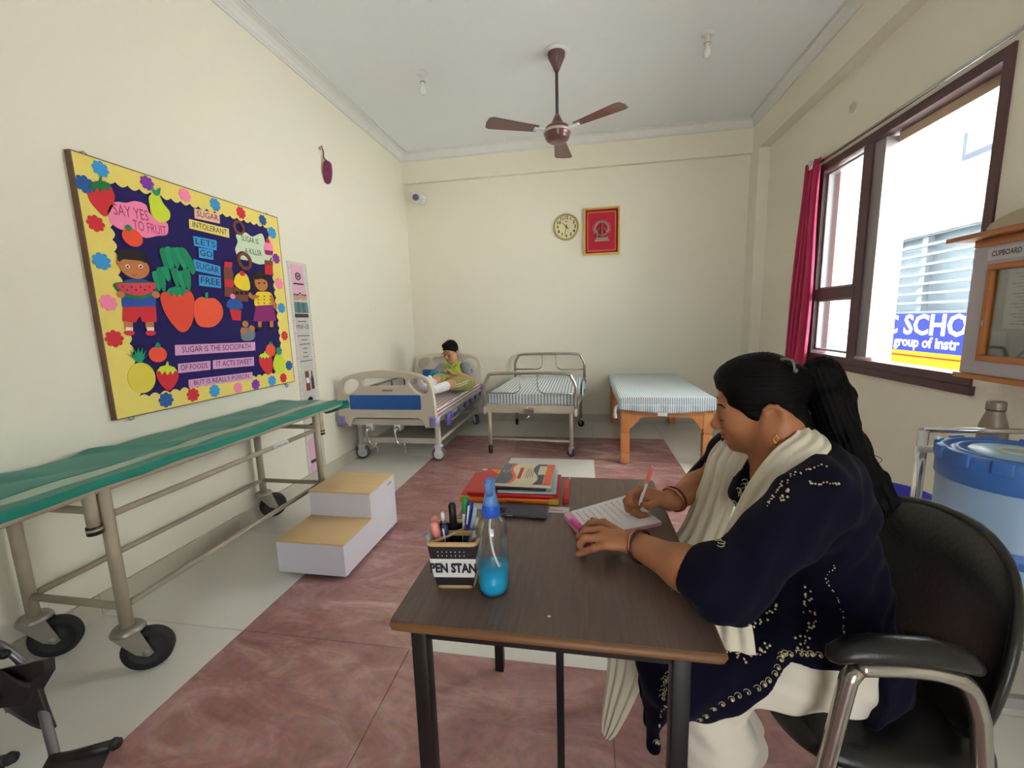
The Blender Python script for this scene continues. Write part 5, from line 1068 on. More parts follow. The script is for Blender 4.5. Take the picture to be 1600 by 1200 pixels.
# ================================================================== PEOPLE: smooth signed-distance bodies turned into one continuous surface
F4 = np.float32
class SDF:
    def __init__(s): s.p = []; s.cuts = []; s.disp = None
    def cone(s, a, b, ra, rb=None, k=.02):
        a = np.array(a, F4); b = np.array(b, F4); rb = ra if rb is None else rb; ab = b-a; L2 = float(ab @ ab)+1e-12
        def f(P):
            t = np.clip(((P-a) @ ab)/L2, 0, 1)[..., None]; q = P-a-t*ab
            return np.sqrt((q*q).sum(-1))-(ra+(rb-ra)*t[..., 0])
        s.p.append((f, k, 1)); return s
    def chain(s, pts, rs, k=.02):
        for i in range(len(pts)-1): s.cone(pts[i], pts[i+1], rs[i], rs[i+1], k)
        return s
    def ell(s, c, r, M=None, k=.02, sign=1):
        c = np.array(c, F4); r = np.array(r, F4); A = np.eye(3, dtype=F4) if M is None else np.array([[M[i][j] for j in range(3)] for i in range(3)], F4)
        def f(P):
            q = (P-c) @ A; k0 = np.sqrt(((q/r)**2).sum(-1)); k1 = np.sqrt(((q/(r*r))**2).sum(-1))+1e-9
            return np.where(k0 < 1e-4, -float(r.min()), k0*(k0-1)/k1)
        s.p.append((f, k, sign)); return s
    def cut(s, p, n, k=.004):
        """keep the side the normal points away from"""
        p = np.array(p, F4); n = np.array(n, F4); n = n/np.linalg.norm(n); s.cuts.append((lambda P: (P-p) @ n, k)); return s
    def cutf(s, f, k=.004): s.cuts.append((f, k)); return s
def smin(a, b, k):
    h = np.clip(.5+.5*(b-a)/k, 0, 1); return b+(a-b)*h-k*h*(1-h)
def sdf_mesh(sd, lo, hi, h):
    lo = np.array(lo, F4); nb = np.ceil((np.array(hi)-lo)/(8*h)).astype(int); bs = 8*h; R = bs*.87
    g = np.stack(np.meshgrid(*[np.arange(n) for n in nb], indexing='ij'), -1).reshape(-1, 3)
    cen = (lo+(g+.5)*bs).astype(F4)
    def total(P, masks=None):
        v = np.full(P.shape[:-1], 1.0, F4)
        for i, (f, k, sg) in enumerate(sd.p):
            if masks is None: m = slice(None)
            else:
                m = masks[i]
                if not m.any(): continue
            d = f(P[m]); v[m] = smin(v[m], d, k) if sg > 0 else -smin(-v[m], d, k)
        if sd.disp is not None: v = v+sd.disp(P)
        for f, k in sd.cuts: v = -smin(-v, -f(P), k)
        return v
    vc = total(cen); near = np.abs(vc) < R*1.6+.012
    N = nb*8+1; Vol = np.repeat(np.repeat(np.repeat(np.sign(vc).reshape(nb), 8, 0), 8, 1), 8, 2).astype(F4); Vol = np.pad(Vol, ((0, 1),)*3, mode='edge')
    gn = g[near]; off = np.stack(np.meshgrid(*[np.arange(9)]*3, indexing='ij'), -1).reshape(-1, 3)
    idx = (gn[:, None, :]*8+off[None]); P = (lo+idx*h).astype(F4)
    cn = cen[near]; masks = [f(cn) < R*1.3+.05 for f, k, sg in sd.p]
    v = total(P, masks); Vol[idx[..., 0], idx[..., 1], idx[..., 2]] = v
    # surface nets
    S_ = Vol < 0; nx, ny, nz = [n-1 for n in Vol.shape]
    cnt = np.zeros((nx, ny, nz), np.int8)
    for dx in (0, 1):
        for dy in (0, 1):
            for dz in (0, 1): cnt += S_[dx:dx+nx, dy:dy+ny, dz:dz+nz]
    act = np.argwhere((cnt > 0) & (cnt < 8)); ids = np.full((nx, ny, nz), -1, np.int32); ids[tuple(act.T)] = np.arange(len(act))
    acc = np.zeros((len(act), 3)); num = np.zeros(len(act)); C8 = [(a, b, c) for a in (0, 1) for b in (0, 1) for c in (0, 1)]
    for a in C8:
        for ax in range(3):
            if a[ax]: continue
            b = list(a); b[ax] = 1
            va = Vol[act[:, 0]+a[0], act[:, 1]+a[1], act[:, 2]+a[2]]; vb = Vol[act[:, 0]+b[0], act[:, 1]+b[1], act[:, 2]+b[2]]
            m = (va < 0) != (vb < 0); t = np.where(m, va/(va-vb+1e-12), 0)
            q = np.tile(np.array(a, float), (len(act), 1)); q[:, ax] += t; acc[m] += q[m]; num[m] += 1
    verts = np.array(lo)+(act+acc/num[:, None])*h; faces = []
    for ax in range(3):
        u, w = [(1, 2), (2, 0), (0, 1)][ax]
        A = [slice(0, n) for n in (nx, ny, nz)]; B_ = list(A); B_[ax] = slice(1, Vol.shape[ax]); A[ax] = slice(0, Vol.shape[ax]-1)
        A = tuple(A); B_ = tuple(B_); e = np.argwhere(S_[A] != S_[B_]); e = e[(e[:, u] > 0) & (e[:, w] > 0)]
        e = e[(e[:, ax] < (nx, ny, nz)[ax])]
        sg = S_[tuple(e.T)]
        def cell(du, dw): c = e.copy(); c[:, u] -= du; c[:, w] -= dw; return ids[tuple(c.T)]
        q = np.stack([cell(1, 1), cell(0, 1), cell(0, 0), cell(1, 0)], -1); ok = (q >= 0).all(1); q = q[ok]; sg = sg[ok]
        q[~sg] = q[~sg][:, ::-1]; faces.append(q)
    faces = np.concatenate(faces); return verts, faces
def link_sdf(name, sd, lo, hi, h, mt, parent, smooth_iter=2):
    v, f = sdf_mesh(sd, lo, hi, h)
    for _ in range(smooth_iter):                       # a light Laplacian relax
        acc = np.zeros_like(v); n = np.zeros(len(v))
        for i in range(4):
            a, b = f[:, i], f[:, (i+1) % 4]; np.add.at(acc, a, v[b]); np.add.at(acc, b, v[a]); np.add.at(n, a, 1); np.add.at(n, b, 1)
        v = .5*v+.5*acc/np.maximum(n, 1)[:, None]
    off = np.array(wloc(parent)); me = bpy.data.meshes.new(name); nv, nf = len(v), len(f)
    me.vertices.add(nv); me.vertices.foreach_set('co', (v-off).astype(F4).ravel()); me.loops.add(nf*4); me.loops.foreach_set('vertex_index', f.astype(np.int32).ravel())
    me.polygons.add(nf); me.polygons.foreach_set('loop_start', np.arange(0, nf*4, 4, dtype=np.int32)); me.polygons.foreach_set('loop_total', np.full(nf, 4, np.int32))
    me.polygons.foreach_set('use_smooth', np.ones(nf, bool)); me.update(); me.validate()
    for m_ in (mt if isinstance(mt, (list, tuple)) else [mt]): me.materials.append(m_)
    o = bpy.data.objects.new(name, me); COL.objects.link(o); o.parent = parent; WL[o.name] = wloc(parent)
    return o, v, f
def bvh_of(v, f): return BVHTree.FromPolygons([tuple(p) for p in v], [tuple(int(i) for i in q) for q in f])
def hit(bvh, px, py, out=.0):
    d = Vector(ray(px, py)).normalized(); r = bvh.ray_cast(Vector((0, 0, CAM_H)), d)
    if r[0] is None: return None, None
    return r[0]+r[1]*out, r[1]
def A3(v): return (v[0], v[1], v[2])
def skin_mat(name, rgb):
    m = mat(name, rgb, .5, var=.06, scale=30, sub=.12, bump=.02, bscale=250); m.node_tree.nodes['Principled BSDF'].inputs['Subsurface Radius'].default_value = (1, .35, .2); return m
# ------------------------------------------------------------------ the woman writing at the desk
wm = thing('person', 'woman in navy embroidered tunic and cream scarf writing at the desk', 'person', (.62, 1.02, 0))
M_sk = skin_mat('warm_brown_skin', (172, 112, 76)); M_hair = mat('black_hair', (10, 7, 8), .55, var=.3, scale=40, stretch=(1, 1, 6), bump=.25, bscale=120, spec=.12)
M_kur = mat('navy_cotton', (11, 8, 30), .95, var=.12, scale=12, bump=.08, bscale=120, sheen=.02, spec=.2); M_pan = mat('off_white_cotton', (226, 216, 200), .85, var=.04, scale=12, bump=.06, bscale=60, sheen=.2)
M_dup = mat('cream_scarf_cotton', (226, 216, 194), .9, var=.05, scale=20, bump=.15, bscale=90, stretch=(1, 1, .3), sheen=.3)
HC = V(.426, 1.112, 1.080)                                 # head centre
fwd = V(-.955, .295, 0).normalized(); HR = Matrix(((fwd.x, -fwd.y, 0), (fwd.y, fwd.x, 0), (0, 0, 1))) @ Matrix.Rotation(math.radians(14), 3, 'Y')
def H(x, y, z): return HC+HR @ V(x, y, z)
def head_sdf(s, H, HR, sc=1.0, lids=True, fem=True):
    r = lambda *a: tuple(u*sc for u in a); h = lambda x, y, z: H(x*sc, y*sc, z*sc)
    s.ell(h(-.012, 0, .028), r(.094, .074, .088), HR, .02*sc); s.ell(h(.034, 0, -.028), r(.056, .061, .086), HR, .03*sc)
    s.ell(h(.040, 0, -.072), r(.042, .047, .038), HR, .025*sc); s.ell(h(.071, 0, -.097), r(.017, .020, .016), HR, .02*sc)
    for e in (-1, 1):
        s.ell(h(.058, e*.036, -.034), r(.030, .026, .034), HR, .02*sc)                # cheek
        s.cone(h(.080, e*.012, .008), h(.068, e*.046, .010), .010*sc, .009*sc, .014*sc)   # brow
        s.ell(h(.077, e*.031, -.010), r(.013, .016, .011), HR, .006*sc)                # closed upper lid
        s.ell(h(.098, e*.010, -.044), r(.010, .008, .008), HR, .006*sc)                # nostril wing
        s.ell(h(-.024, e*.073, -.026), r(.017, .008, .029), HR, .004*sc)               # ear plate, helix rim, lobe
        s.chain([h(-.006, e*.074, -.020), h(-.008, e*.080, -.002), h(-.018, e*.085, .005), h(-.032, e*.088, .002), h(-.043, e*.088, -.012), h(-.041, e*.086, -.032), h(-.029, e*.081, -.053), h(-.016, e*.076, -.058), h(-.009, e*.074, -.046)], [.004*sc, .005*sc, .0055*sc, .0055*sc, .0055*sc, .005*sc, .006*sc, .0078*sc, .005*sc], .004*sc)
        s.ell(h(-.023, e*.090, -.024), r(.011, .011, .019), HR, .004*sc, -1)
        s.cone(h(-.006, e*.076, -.030), h(-.007, e*.076, -.022), .005*sc, .004*sc, .004*sc)
    s.cone(h(.083, 0, .004), h(.105, 0, -.034), .0075*sc, .0105*sc, .012*sc); s.ell(h(.107, 0, -.038), r(.012, .0115, .010), HR, .008*sc)
    s.ell(h(.088, 0, -.062), r(.012, .022, .0062), HR, .006*sc); s.ell(h(.086, 0, -.073), r(.012, .019, .0068), HR, .006*sc)
    return s
Lsh, Rsh = V(.462, .890, .935), V(.415, 1.215, .925)
Lel, Rel = onz(1128, 916, .800), V(.385, 1.325, .790)
Lw, Rw = onz(989, 848, .792), onz(1046, 783, .800)
neck = V(.462, 1.060, .995); hipL, hipR = V(.545, .925, .545), V(.545, 1.115, .545); knL, knR = V(.235, .905, .505), V(.225, 1.12, .505)
anL, anR = V(.335, .91, .085), V(.43, 1.10, .085)
body = SDF(); head_sdf(body, H, HR)
body.chain([H(-.025, 0, -.06), neck+V(-.005, 0, .03), neck+V(.02, 0, -.03)], [.050, .052, .065], .03)
body.ell((.520, 1.03, .86), (.095, .135, .13), None, .05).ell((.550, 1.02, .68), (.100, .128, .13), None, .06).ell((.575, 1.02, .555), (.114, .150, .095), None, .05)
body.ell((.490, 1.04, .950), (.075, .135, .055), None, .05)
for y in (.955, 1.095): body.ell((.440, y, .86), (.060, .062, .062), None, .04)
for sh, el, w in ((Lsh, Lel, Lw), (Rsh, Rel, Rw)): body.chain([sh, el], [.056, .045], .04); body.chain([el, el.lerp(w, .35), w], [.043, .041, .027], .03)
for hp, kn, an in ((hipL, knL, anL), (hipR, knR, anR)):
    body.chain([hp, kn], [.092, .066], .04); body.chain([kn, kn.lerp(an, .35)+V(.02, 0, 0), an], [.058, .052, .034], .03); body.chain([an+V(.02, 0, -.035), an+V(-.06, 0, -.05), an+V(-.15, 0, -.06)], [.034, .034, .024], .02)
# left hand, resting on the edge of the notepad
def finger(s, pts, rs): s.chain(pts, rs, .0035)
LK = [onz(943, 817, .804), onz(938, 828, .807), onz(939, 840, .803), onz(946, 851, .795)]
LP = [onz(922, 818, .800), onz(915, 829, .802), onz(913, 841, .797), onz(927, 857, .782)]
LM = [onz(909, 829, .786), onz(904, 840, .786), onz(905, 851, .781), onz(914, 862, .767)]
LT = [onz(909, 838, .7695), onz(906, 848, .768), onz(908, 857, .765), onz(903, 866, .7605)]
for k in range(4):
    body.chain([Lw.lerp(LK[k], .12)+V(0, 0, -.002), LK[k]], [.016, .0105], .010); finger(body, [LK[k], LP[k], LM[k], LT[k]], [.0100, .0086, .0078, .0068])
body.ell((Lw+LK[1]+LK[2]+LK[3])/4+V(.010, 0, -.004), (.030, .030, .013), None, .012)
finger(body, [Lw+V(-.02, .02, -.006), onz(955, 828, .785), onz(938, 818, .777), onz(926, 812, .772)], [.014, .012, .0095, .0075])
# right hand holding the pen
pt = onz(994, 803, TZ+.0125); dtop = Vector(ray(1019, 729)).normalized(); oc_ = pt-V(0, 0, CAM_H); bq = oc_.dot(dtop); cq = oc_.dot(oc_)-.145**2
disc_ = max(bq*bq-cq, 0); ptop = V(0, 0, CAM_H)+dtop*(bq-math.sqrt(disc_))
pd = (ptop-pt).normalized(); grip = pt+pd*.034
RK = [onz(1003, 764, .826), onz(998, 767, .818), onz(1000, 774, .806), onz(1005, 781, .795)]
RI = [RK[0], onz(984, 773, .816), onz(984, 788, .800), pt+pd*.026+V(-.007, .004, .0)]
for k in range(4): body.chain([Rw.lerp(RK[k], .15), RK[k]], [.017, .0110], .010)
body.ell((Rw+RK[0]+RK[2]+RK[3])/4+V(0, 0, 0), (.030, .024, .018), None, .014)
finger(body, RI, [.0105, .0090, .0080, .0068])
finger(body, [RK[1], onz(978, 783, .800), onz(981, 796, .783), pt+pd*.016+V(-.004, .012, .0)], [.0102, .0090, .0080, .0068])
finger(body, [RK[2], onz(982, 791, .785), onz(988, 800, .774), onz(1000, 801, .771)], [.0100, .0086, .0078, .0068])
finger(body, [RK[3], onz(990, 799, .775), onz(998, 805, .768), onz(1010, 804, .769)], [.0094, .0080, .0072, .0064])
finger(body, [Rw+V(-.012, -.012, 0), onz(1026, 785, .803), onz(1012, 791, .800), pt+pd*.030+V(.008, -.004, .002)], [.0155, .0122, .0098, .0078])
bo_, bv, bf = link_sdf('body', body, (-.06, .72, 0), (.72, 1.42, 1.24), .0034, M_sk, wm, 1)
bo_['label'] = 'warm brown skin of face, forearms and hands'
bvh_body = bvh_of(bv, bf)
# face details
M_lip = mat('lip_rose', (150, 76, 66), .4); M_lash = mat('lash_black', (24, 16, 16), .6); M_gj = mat('gold_jewellery', (224, 180, 96), .25, .9)
def on_body(p, d, out=.0006):
    r_ = bvh_body.ray_cast(p+d*.05, -d); return (r_[0]+r_[1]*out) if r_[0] is not None else p
for e in (-1, 1):
    sd_ = HR @ V(.8, e*.6, .12); pts = [on_body(H(.078-.012*t*t, e*(.013+.038*t), .014+.008*t-.012*t*t*t), sd_, .0004) for t in [k/8 for k in range(9)]]
    MB().tube(pts, [.0012+.0016*math.sin(PI*min(1, k/8*.8+.15)) for k in range(9)], 6).build('eyebrow', M_lash, wm)
    pts = [on_body(H(.085-.010*(2*t-1)**2, e*(.016+.031*t), -.0185-.002*math.sin(PI*t)), (HR @ V(.85, e*.5, -.15)).normalized(), .0003) for t in [k/8 for k in range(9)]]
    MB().tube(pts, [.0008+.0008*math.sin(PI*k/8) for k in range(9)], 6).build('eyelashes', M_lash, wm)
for z, n in ((-.0625, 'upper_lip'), (-.0725, 'lower_lip')):
    pts = [on_body(H(.09-.010*(2*t-1)**2, .021*(2*t-1), z), (HR @ V(1, .4*(2*t-1), 0)).normalized(), -.0012) for t in [k/10 for k in range(11)]]
    MB().tube(pts, [.0008+.0030*math.sin(PI*k/10) for k in range(11)], 8).build(n, M_lip, wm)
MB().ball(on_body(H(.103, .0085, -.044), (HR @ V(.5, 1, 0)).normalized(), .001), .0022, 8).build('nose_stud', M_gj, wm)
er = on_body(H(-.018, .080, -.060), (HR @ V(0, 1, 0)).normalized(), .001); eo = MB().ball(er, .0035, 8).build('earring', M_gj, wm)
MB().torus(er+V(0, 0, -.008), (HR @ V(0, 1, 0)), .006, .0013, 12, 6).ball(er+V(0, 0, -.017), .0042, 8).build('earring_drop', M_gj, eo)
MB().ball(on_body(H(.083, 0, .030), HR @ V(1, 0, 0), 0), .0030, 8).build('bindi', mat('bindi_red', (150, 30, 36), .5), wm)
# hair: cap, tied tail and loose curls
hair = SDF(); hair.ell(H(-.012, 0, .033), (.094, .081, .092), HR, .02); hair.ell(H(.030, 0, .072), (.056, .058, .042), HR, .03)
for e in (-1, 1): hair.ell(H(.018, e*.050, .032), (.052, .030, .045), HR, .02); hair.ell(H(-.050, e*.046, -.022), (.034, .030, .046), HR, .02); hair.ell(H(-.058, e*.036, -.052), (.036, .036, .050), HR, .02); hair.ell(H(-.062, e*.026, -.085), (.030, .034, .042), HR, .02); hair.ell(H(-.062, e*.044, -.066), (.028, .032, .052), HR, .02); hair.cone(H(.045, e*.056, .022), H(.008, e*.069, -.024), .014, .008, .012)
hair.cutf(lambda P: ((P-np.array(HC, F4)) @ np.array(HR, F4) @ np.array([1, 0, -.55], F4))-.048+.0035*np.sin(P[..., 2]*190)+.003*np.sin(P[..., 1]*150), .008)
tie = H(-.104, 0, .040); hair.ell(H(-.085, 0, .032), (.040, .040, .040), HR, .03)
tail = [tie, ony(1282, 583, 1.09), ony(1298, 622, 1.08), ony(1306, 660, 1.07), ony(1325, 700, 1.06), ony(1348, 742, 1.05), ony(1368, 778, 1.04), ony(1374, 800, 1.03)]
hair_dir = (H(.06, 0, .075)-tie).normalized(); ha_, hb_ = frame_of(hair_dir); tn_ = np.array(tie, F4); hA, hB = np.array(ha_, F4), np.array(hb_, F4)
def comb(P): q_ = P-tn_; ph_ = np.arctan2(q_ @ hA, q_ @ hB); return (.0009*np.sin(ph_*46)+.0007*np.sin(ph_*79+1)).astype(F4)
hair.disp = comb
ho, hv, hf = link_sdf('hair', hair, (.28, .98, .95), (.62, 1.26, 1.25), .0030, M_hair, wm, 1); ho['label'] = 'long black hair tied in a low ponytail'
pt_ = SDF(); pt_.chain(tail, [.018, .037, .045, .040, .039, .032, .020, .006], .015)
for k, (dy, dx) in enumerate(((-.032, .008), (.03, .0), (-.02, .018), (.015, .022), (-.012, -.014), (.02, -.012))):
    pt_.chain([V(p.x+dx*math.sin(i*1.1+k)+dx*.5, p.y+dy*math.sin(i*.6+.4*k), p.z+.01*math.sin(k*2)) for i, p in enumerate(tail[1:])], [.020, .022, .021, .019, .016, .011, .004], .007)
td_ = np.array((tail[6]-tail[1]).normalized(), F4); tA_, tB_ = frame_of(Vector(td_)); tA_, tB_ = np.array(tA_, F4), np.array(tB_, F4)
pt_.disp = lambda P: (.0011*np.sin((P @ tA_)*520+(P @ td_)*35+3*np.sin((P @ td_)*30))+.0011*np.sin((P @ tB_)*560+(P @ td_)*25)).astype(F4)
link_sdf('ponytail', pt_, (.44, .93, .74), (.76, 1.20, 1.22), .0034, M_hair, ho, 0)
m = MB(); rr = random.Random(5)
for k in range(26):
    b_ = tail[rr.choice((2, 3, 4, 5, 6))]+V(rr.uniform(-.015, .02), rr.uniform(-.03, .02), rr.uniform(-.02, .02)); L_ = rr.uniform(.05, .11); pts = []
    a0_ = rr.uniform(0, 6.28); cr_ = rr.uniform(.006, .018)
    for i in range(14): t = i/13; pts.append(b_+V(.035*t+cr_*math.cos(a0_+t*7), -.015*t+cr_*math.sin(a0_+t*7)*.7, -L_*t))
    m.tube(pts, [.0011*(1-.7*i/13) for i in range(14)], 5)
for k in range(14):
    t0 = rr.uniform(-.7, .7); pts = [H(.075-.02*i, .05*t0+.006*i*rr.uniform(-1, 1), .075+.016*math.sin(i*.8)+.003*i) for i in range(6)]; m.tube(pts, .0006, 4)
m.build('loose_strands', M_hair, ho)['kind'] = 'stuff'
MB().torus(tie, (tie-ony(1282, 583, 1.09)), .022, .007, 20, 8).build('hair_tie', M_black, ho)
bvh_hair = bvh_of(hv, hf)
cp_, cn_ = hit(bvh_hair, 1222, 556, .004)
clip = MB(); q0_, n0_ = hit(bvh_hair, 1222, 562, .002); q1_, n1_ = hit(bvh_hair, 1242, 580, .002)
if q0_ is not None and q1_ is not None:
    clip.tube(catmull([q0_, q0_.lerp(q1_, .5)+n0_*.012, q1_], 6), .0050, 8, flat=(1, .5)).ball(q0_, .006, 10).ball(q1_, .0065, 10)
    clip.build('hair_clip', mat('grey_clip', (112, 104, 100), .25, .5), ho)
# tunic
kur = SDF(); kur.ell((.523, 1.03, .86), (.108, .148, .14), None, .05).ell((.552, 1.02, .68), (.116, .145, .15), None, .06).ell((.572, 1.02, .555), (.124, .165, .105), None, .05).ell((.493, 1.045, .943), (.086, .150, .060), None, .05)
for y in (.955, 1.095): kur.ell((.437, y, .86), (.071, .073, .073), None, .04)
for sh, el, w in ((Lsh, Lel, Lw), (Rsh, Rel, Rw)): kur.chain([sh+V(.004, 0, 0), el], [.069, .060], .04); kur.chain([el, el.lerp(w, .30)], [.060, .052], .03)
for hp, kn in ((hipL, knL), (hipR, knR)): kur.chain([hp, kn+V(-.02, 0, .0)], [.120, .100], .05)
kur.chain([V(.40, 1.01, .58), V(.20, 1.01, .54)], [.06, .055], .08)
for y in (.865, .93, 1.0, 1.07, 1.14): kur.chain([V(.185, y, .50), V(.158, y+.006, .43), V(.150, y, .325)], [.030, .018, .013], .03)
kur.disp = lambda P: .0045*np.sin(P[..., 0]*34+P[..., 2]*46+P[..., 1]*18)*np.sin(P[..., 1]*27-P[..., 2]*30)+.0025*np.sin(P[..., 0]*90-P[..., 2]*70)
def cuff(w, el):
    w = np.array(w, F4); el = np.array(el, F4); d_ = (w-el)/np.linalg.norm(w-el); p_ = el+d_*.062
    def f(P):
        a_ = (P-p_) @ d_; q_ = P-p_-a_[..., None]*d_; return np.where(np.sqrt((q_*q_).sum(-1)) < .085, a_, -1.0).astype(F4)
    return f
kur.cutf(cuff(Lw, Lel), .003).cutf(cuff(Rw, Rel), .003)
# side slit and hem: below this slanting line the trousers show
kur.cutf(lambda P: np.where(P[..., 0] > .172, np.minimum((.60-np.clip(.41-P[..., 0], 0, 1)*1.08)-P[..., 2], .565-P[..., 0]), -1.0).astype(F4), .004)
kur.cutf(lambda P: (np.where(P[..., 0] > .172, .40, .315)-P[..., 2]-np.where(P[..., 0] > .55, .1, 0)).astype(F4), .004)
# neckline
kur.ell(neck+V(-.035, 0, .035), (.075, .070, .055), None, .008, -1).ell((.385, 1.045, .955), (.055, .040, .075), None, .008, -1)
ko, kv, kf = link_sdf('tunic', kur, (.08, .70, .28), (.80, 1.46, 1.06), .0048, M_kur, wm, 1); ko['label'] = 'navy tunic with gold and silver embroidery'
bvh_kur = bvh_of(kv, kf)
# trousers
pan = SDF()
for hp, kn, an in ((hipL, knL, anL), (hipR, knR, anR)):
    pan.chain([hp, kn], [.100, .072], .04); pan.chain([kn+V(.02, 0, 0), kn.lerp(an, .4)+V(.02, 0, 0), an+V(.005, 0, .03)], [.070, .078, .062], .04)
pan.ell((.575, 1.02, .55), (.116, .156, .096), None, .05)
pan.disp = lambda P: .005*np.sin(P[..., 0]*60+P[..., 2]*35)*np.sin(P[..., 1]*24+1)+.003*np.sin(P[..., 2]*95+P[..., 0]*40)
pan.cut((0, 0, .075), (0, 0, -1))
link_sdf('trousers', pan, (.08, .75, .03), (.80, 1.30, .70), .006, M_pan, wm, 1)
for an in (anL, anR):
    MB().tube(catmull([an+V(.05, 0, -.07), an+V(-.02, 0, -.065), an+V(-.10, 0, -.07), an+V(-.185, 0, -.072)], 4), .036, 12, flat=(1, .3)).tube(catmull([an+V(-.07, -.04, -.06), an+V(-.08, 0, -.012), an+V(-.07, .04, -.06)], 5), .010, 8).build('sandal', M_black, wm)
# scarf: two pleated lengths falling from the neck
def ribbon(name, path, wdt, nrm, pleats=5, amp=.007, n=46, thick=.003):
    P = catmull(path, max(2, n//(len(path)-1))); m_ = len(P)
    ws = [wdt[0]+(wdt[1]-wdt[0])*i/(m_-1) if len(wdt) == 2 else np.interp(i/(m_-1), np.linspace(0, 1, len(wdt)), wdt) for i in range(m_)]
    N_ = [Vector([np.interp(i/(m_-1), np.linspace(0, 1, len(nrm)), [q_[c] for q_ in nrm]) for c in range(3)]).normalized() for i in range(m_)]
    def fn(u, v):
        i = min(int(round(u*(m_-1))), m_-1); t = (P[min(i+1, m_-1)]-P[max(i-1, 0)]).normalized(); s_ = t.cross(N_[i]).normalized(); n_ = s_.cross(t).normalized()
        w_ = (v-.5)*ws[i]; return P[i]+s_*w_+n_*(amp*min(1, .25+u*4)*(1-abs(2*v-1)**5)*math.sin(v*PI*2*pleats+.7*math.sin(u*5))-.10*ws[i]*(2*v-1)**2)
    MB().grid(fn, m_, 44).build(name, M_dup, wm, solid=thick, fixn=False)
near_p = [V(.505, 1.075, 1.035), V(.508, 1.015, 1.035), V(.478, .965, 1.025), V(.425, .950, .985), V(.382, .945, .92), V(.350, .940, .85), V(.322, .932, .78), V(.300, .905, .735), V(.288, .865, .70), V(.285, .835, .66), V(.285, .825, .625)]
ribbon('scarf', near_p, [.06, .066, .072, .078, .082, .088, .09, .095, .10], [(.6, -.1, 1), (.3, -.6, .9), (-.3, -.7, .8), (-.75, -.6, .4), (-.85, -.5, .2), (-.85, -.45, .2), (-.8, -.45, .3), (-.8, -.4, .3), (-.6, -.7, .3), (-.4, -.9, .2)], 3, .0032, 60)
far_p = [V(.500, 1.085, 1.035), V(.468, 1.13, 1.025), V(.410, 1.140, .990), V(.358, 1.135, .93), V(.340, 1.13, .85), V(.315, 1.125, .77), V(.280, 1.115, .69), V(.215, 1.10, .640), V(.13, 1.09, .58), V(.105, 1.09, .45), V(.10, 1.07, .33), V(.07, 1.05, .20), V(.055, 1.05, .13)]
ribbon('scarf', far_p, [.06, .08, .10, .11, .115, .12, .13, .15, .15, .14, .12, .07, .03], [(.4, .2, 1), (-.1, .2, 1), (-.7, -.3, .6), (-.85, -.45, .2), (-.85, -.5, .1), (-.85, -.5, .1), (-.7, -.4, .6), (-.5, -.3, .8), (-.8, -.6, .2), (-.7, -.7, 0), (-.7, -.7, .1), (-.6, -.8, .1)], 4, .005, 80)
# bangles
for w, el, nm in ((Lw, Lel, 'bangle'), (Rw, Rel, 'bangle')):
    d_ = (el-w).normalized()
    MB().torus(w+d_*.016, d_+V(.1, 0, .25), .034, .0032, 28, 8).build(nm, mat('copper_bangle', (196, 122, 82), .25, .8), wm); MB().torus(w+d_*.024, d_+V(-.05, 0, .15), .035, .0026, 28, 8).build(nm, mat('dark_bangle', (44, 22, 34), .35), wm)
pn = thing('coral_pen', 'white pen with coral top held in her right hand', 'pen', pt)
MB().tube([pt, pt+pd*.006, pt+pd*.012, pt+pd*.10], [.0006, .0016, .0038, .0042], 10).build('barrel', M_white, pn); MB().tube([pt+pd*.095, pt+pd*.10, pt+pd*.135, pt+pd*.146], [.0044, .0052, .0050, .003], 10).build('top', mat('coral_plastic', (248, 128, 112), .4), pn); MB().tube([pt+pd*.07+V(-.004, -.003, 0), pt+pd*.098+V(-.004, -.003, 0)], .001, 6).build('clip', M_steel, pn)
# embroidery: beads and curls picked out on the tunic
M_emb = mat('gold_thread', (220, 204, 160), .35, .4, var=.2, scale=80); em = MB(); rr = random.Random(11)
def beads(pts, n, r=.0026, jit=4, curl=False):
    P = catmull([V(a, b, 0) for a, b in pts], 10); L_ = len(P)
    for i in range(n):
        q_ = P[int(i*(L_-1)/max(1, n-1))]; p_, nn_ = hit(bvh_kur, q_.x+rr.uniform(-jit, jit), q_.y+rr.uniform(-jit, jit), .0008)
        if p_ is None: continue
        if curl:
            a_, b_ = frame_of(nn_); em.tube([p_+a_*(.0075*math.cos(w_)*(1-w_/9))+b_*(.0075*math.sin(w_)*(1-w_/9)) for w_ in [j*.55 for j in range(10)]], .0007, 5)
        em.ball(p_, r*rr.uniform(.7, 1.25), 8)
hem = [(1222, 1024), (1212, 1052), (1190, 1072), (1155, 1088), (1118, 1106), (1088, 1130), (1068, 1150)]
beads(hem, 17, .0030, 1.5, True); beads([(1225, 1020), (1245, 1022), (1262, 1022), (1280, 1026)], 6, .003, 2, True)
beads([(1265, 925), (1262, 950), (1270, 975), (1258, 1000), (1245, 1008)], 34, .0024, 9); beads([(1210, 945), (1190, 970), (1165, 985), (1140, 1000)], 22, .0026, 5); beads([(1140, 1020), (1160, 1030), (1185, 1015), (1195, 1008)], 24, .0026, 8)
beads([(1305, 885), (1290, 905), (1308, 935), (1318, 975), (1318, 1000)], 26, .0016, 3); beads([(1200, 790), (1215, 765), (1245, 740), (1290, 728)], 30, .0018, 3); beads([(1265, 753), (1280, 756), (1300, 755), (1312, 755)], 14, .002, 2); beads([(1222, 780), (1232, 768)], 10, .0022, 5); beads([(1245, 720), (1225, 735)], 8, .0022, 4)
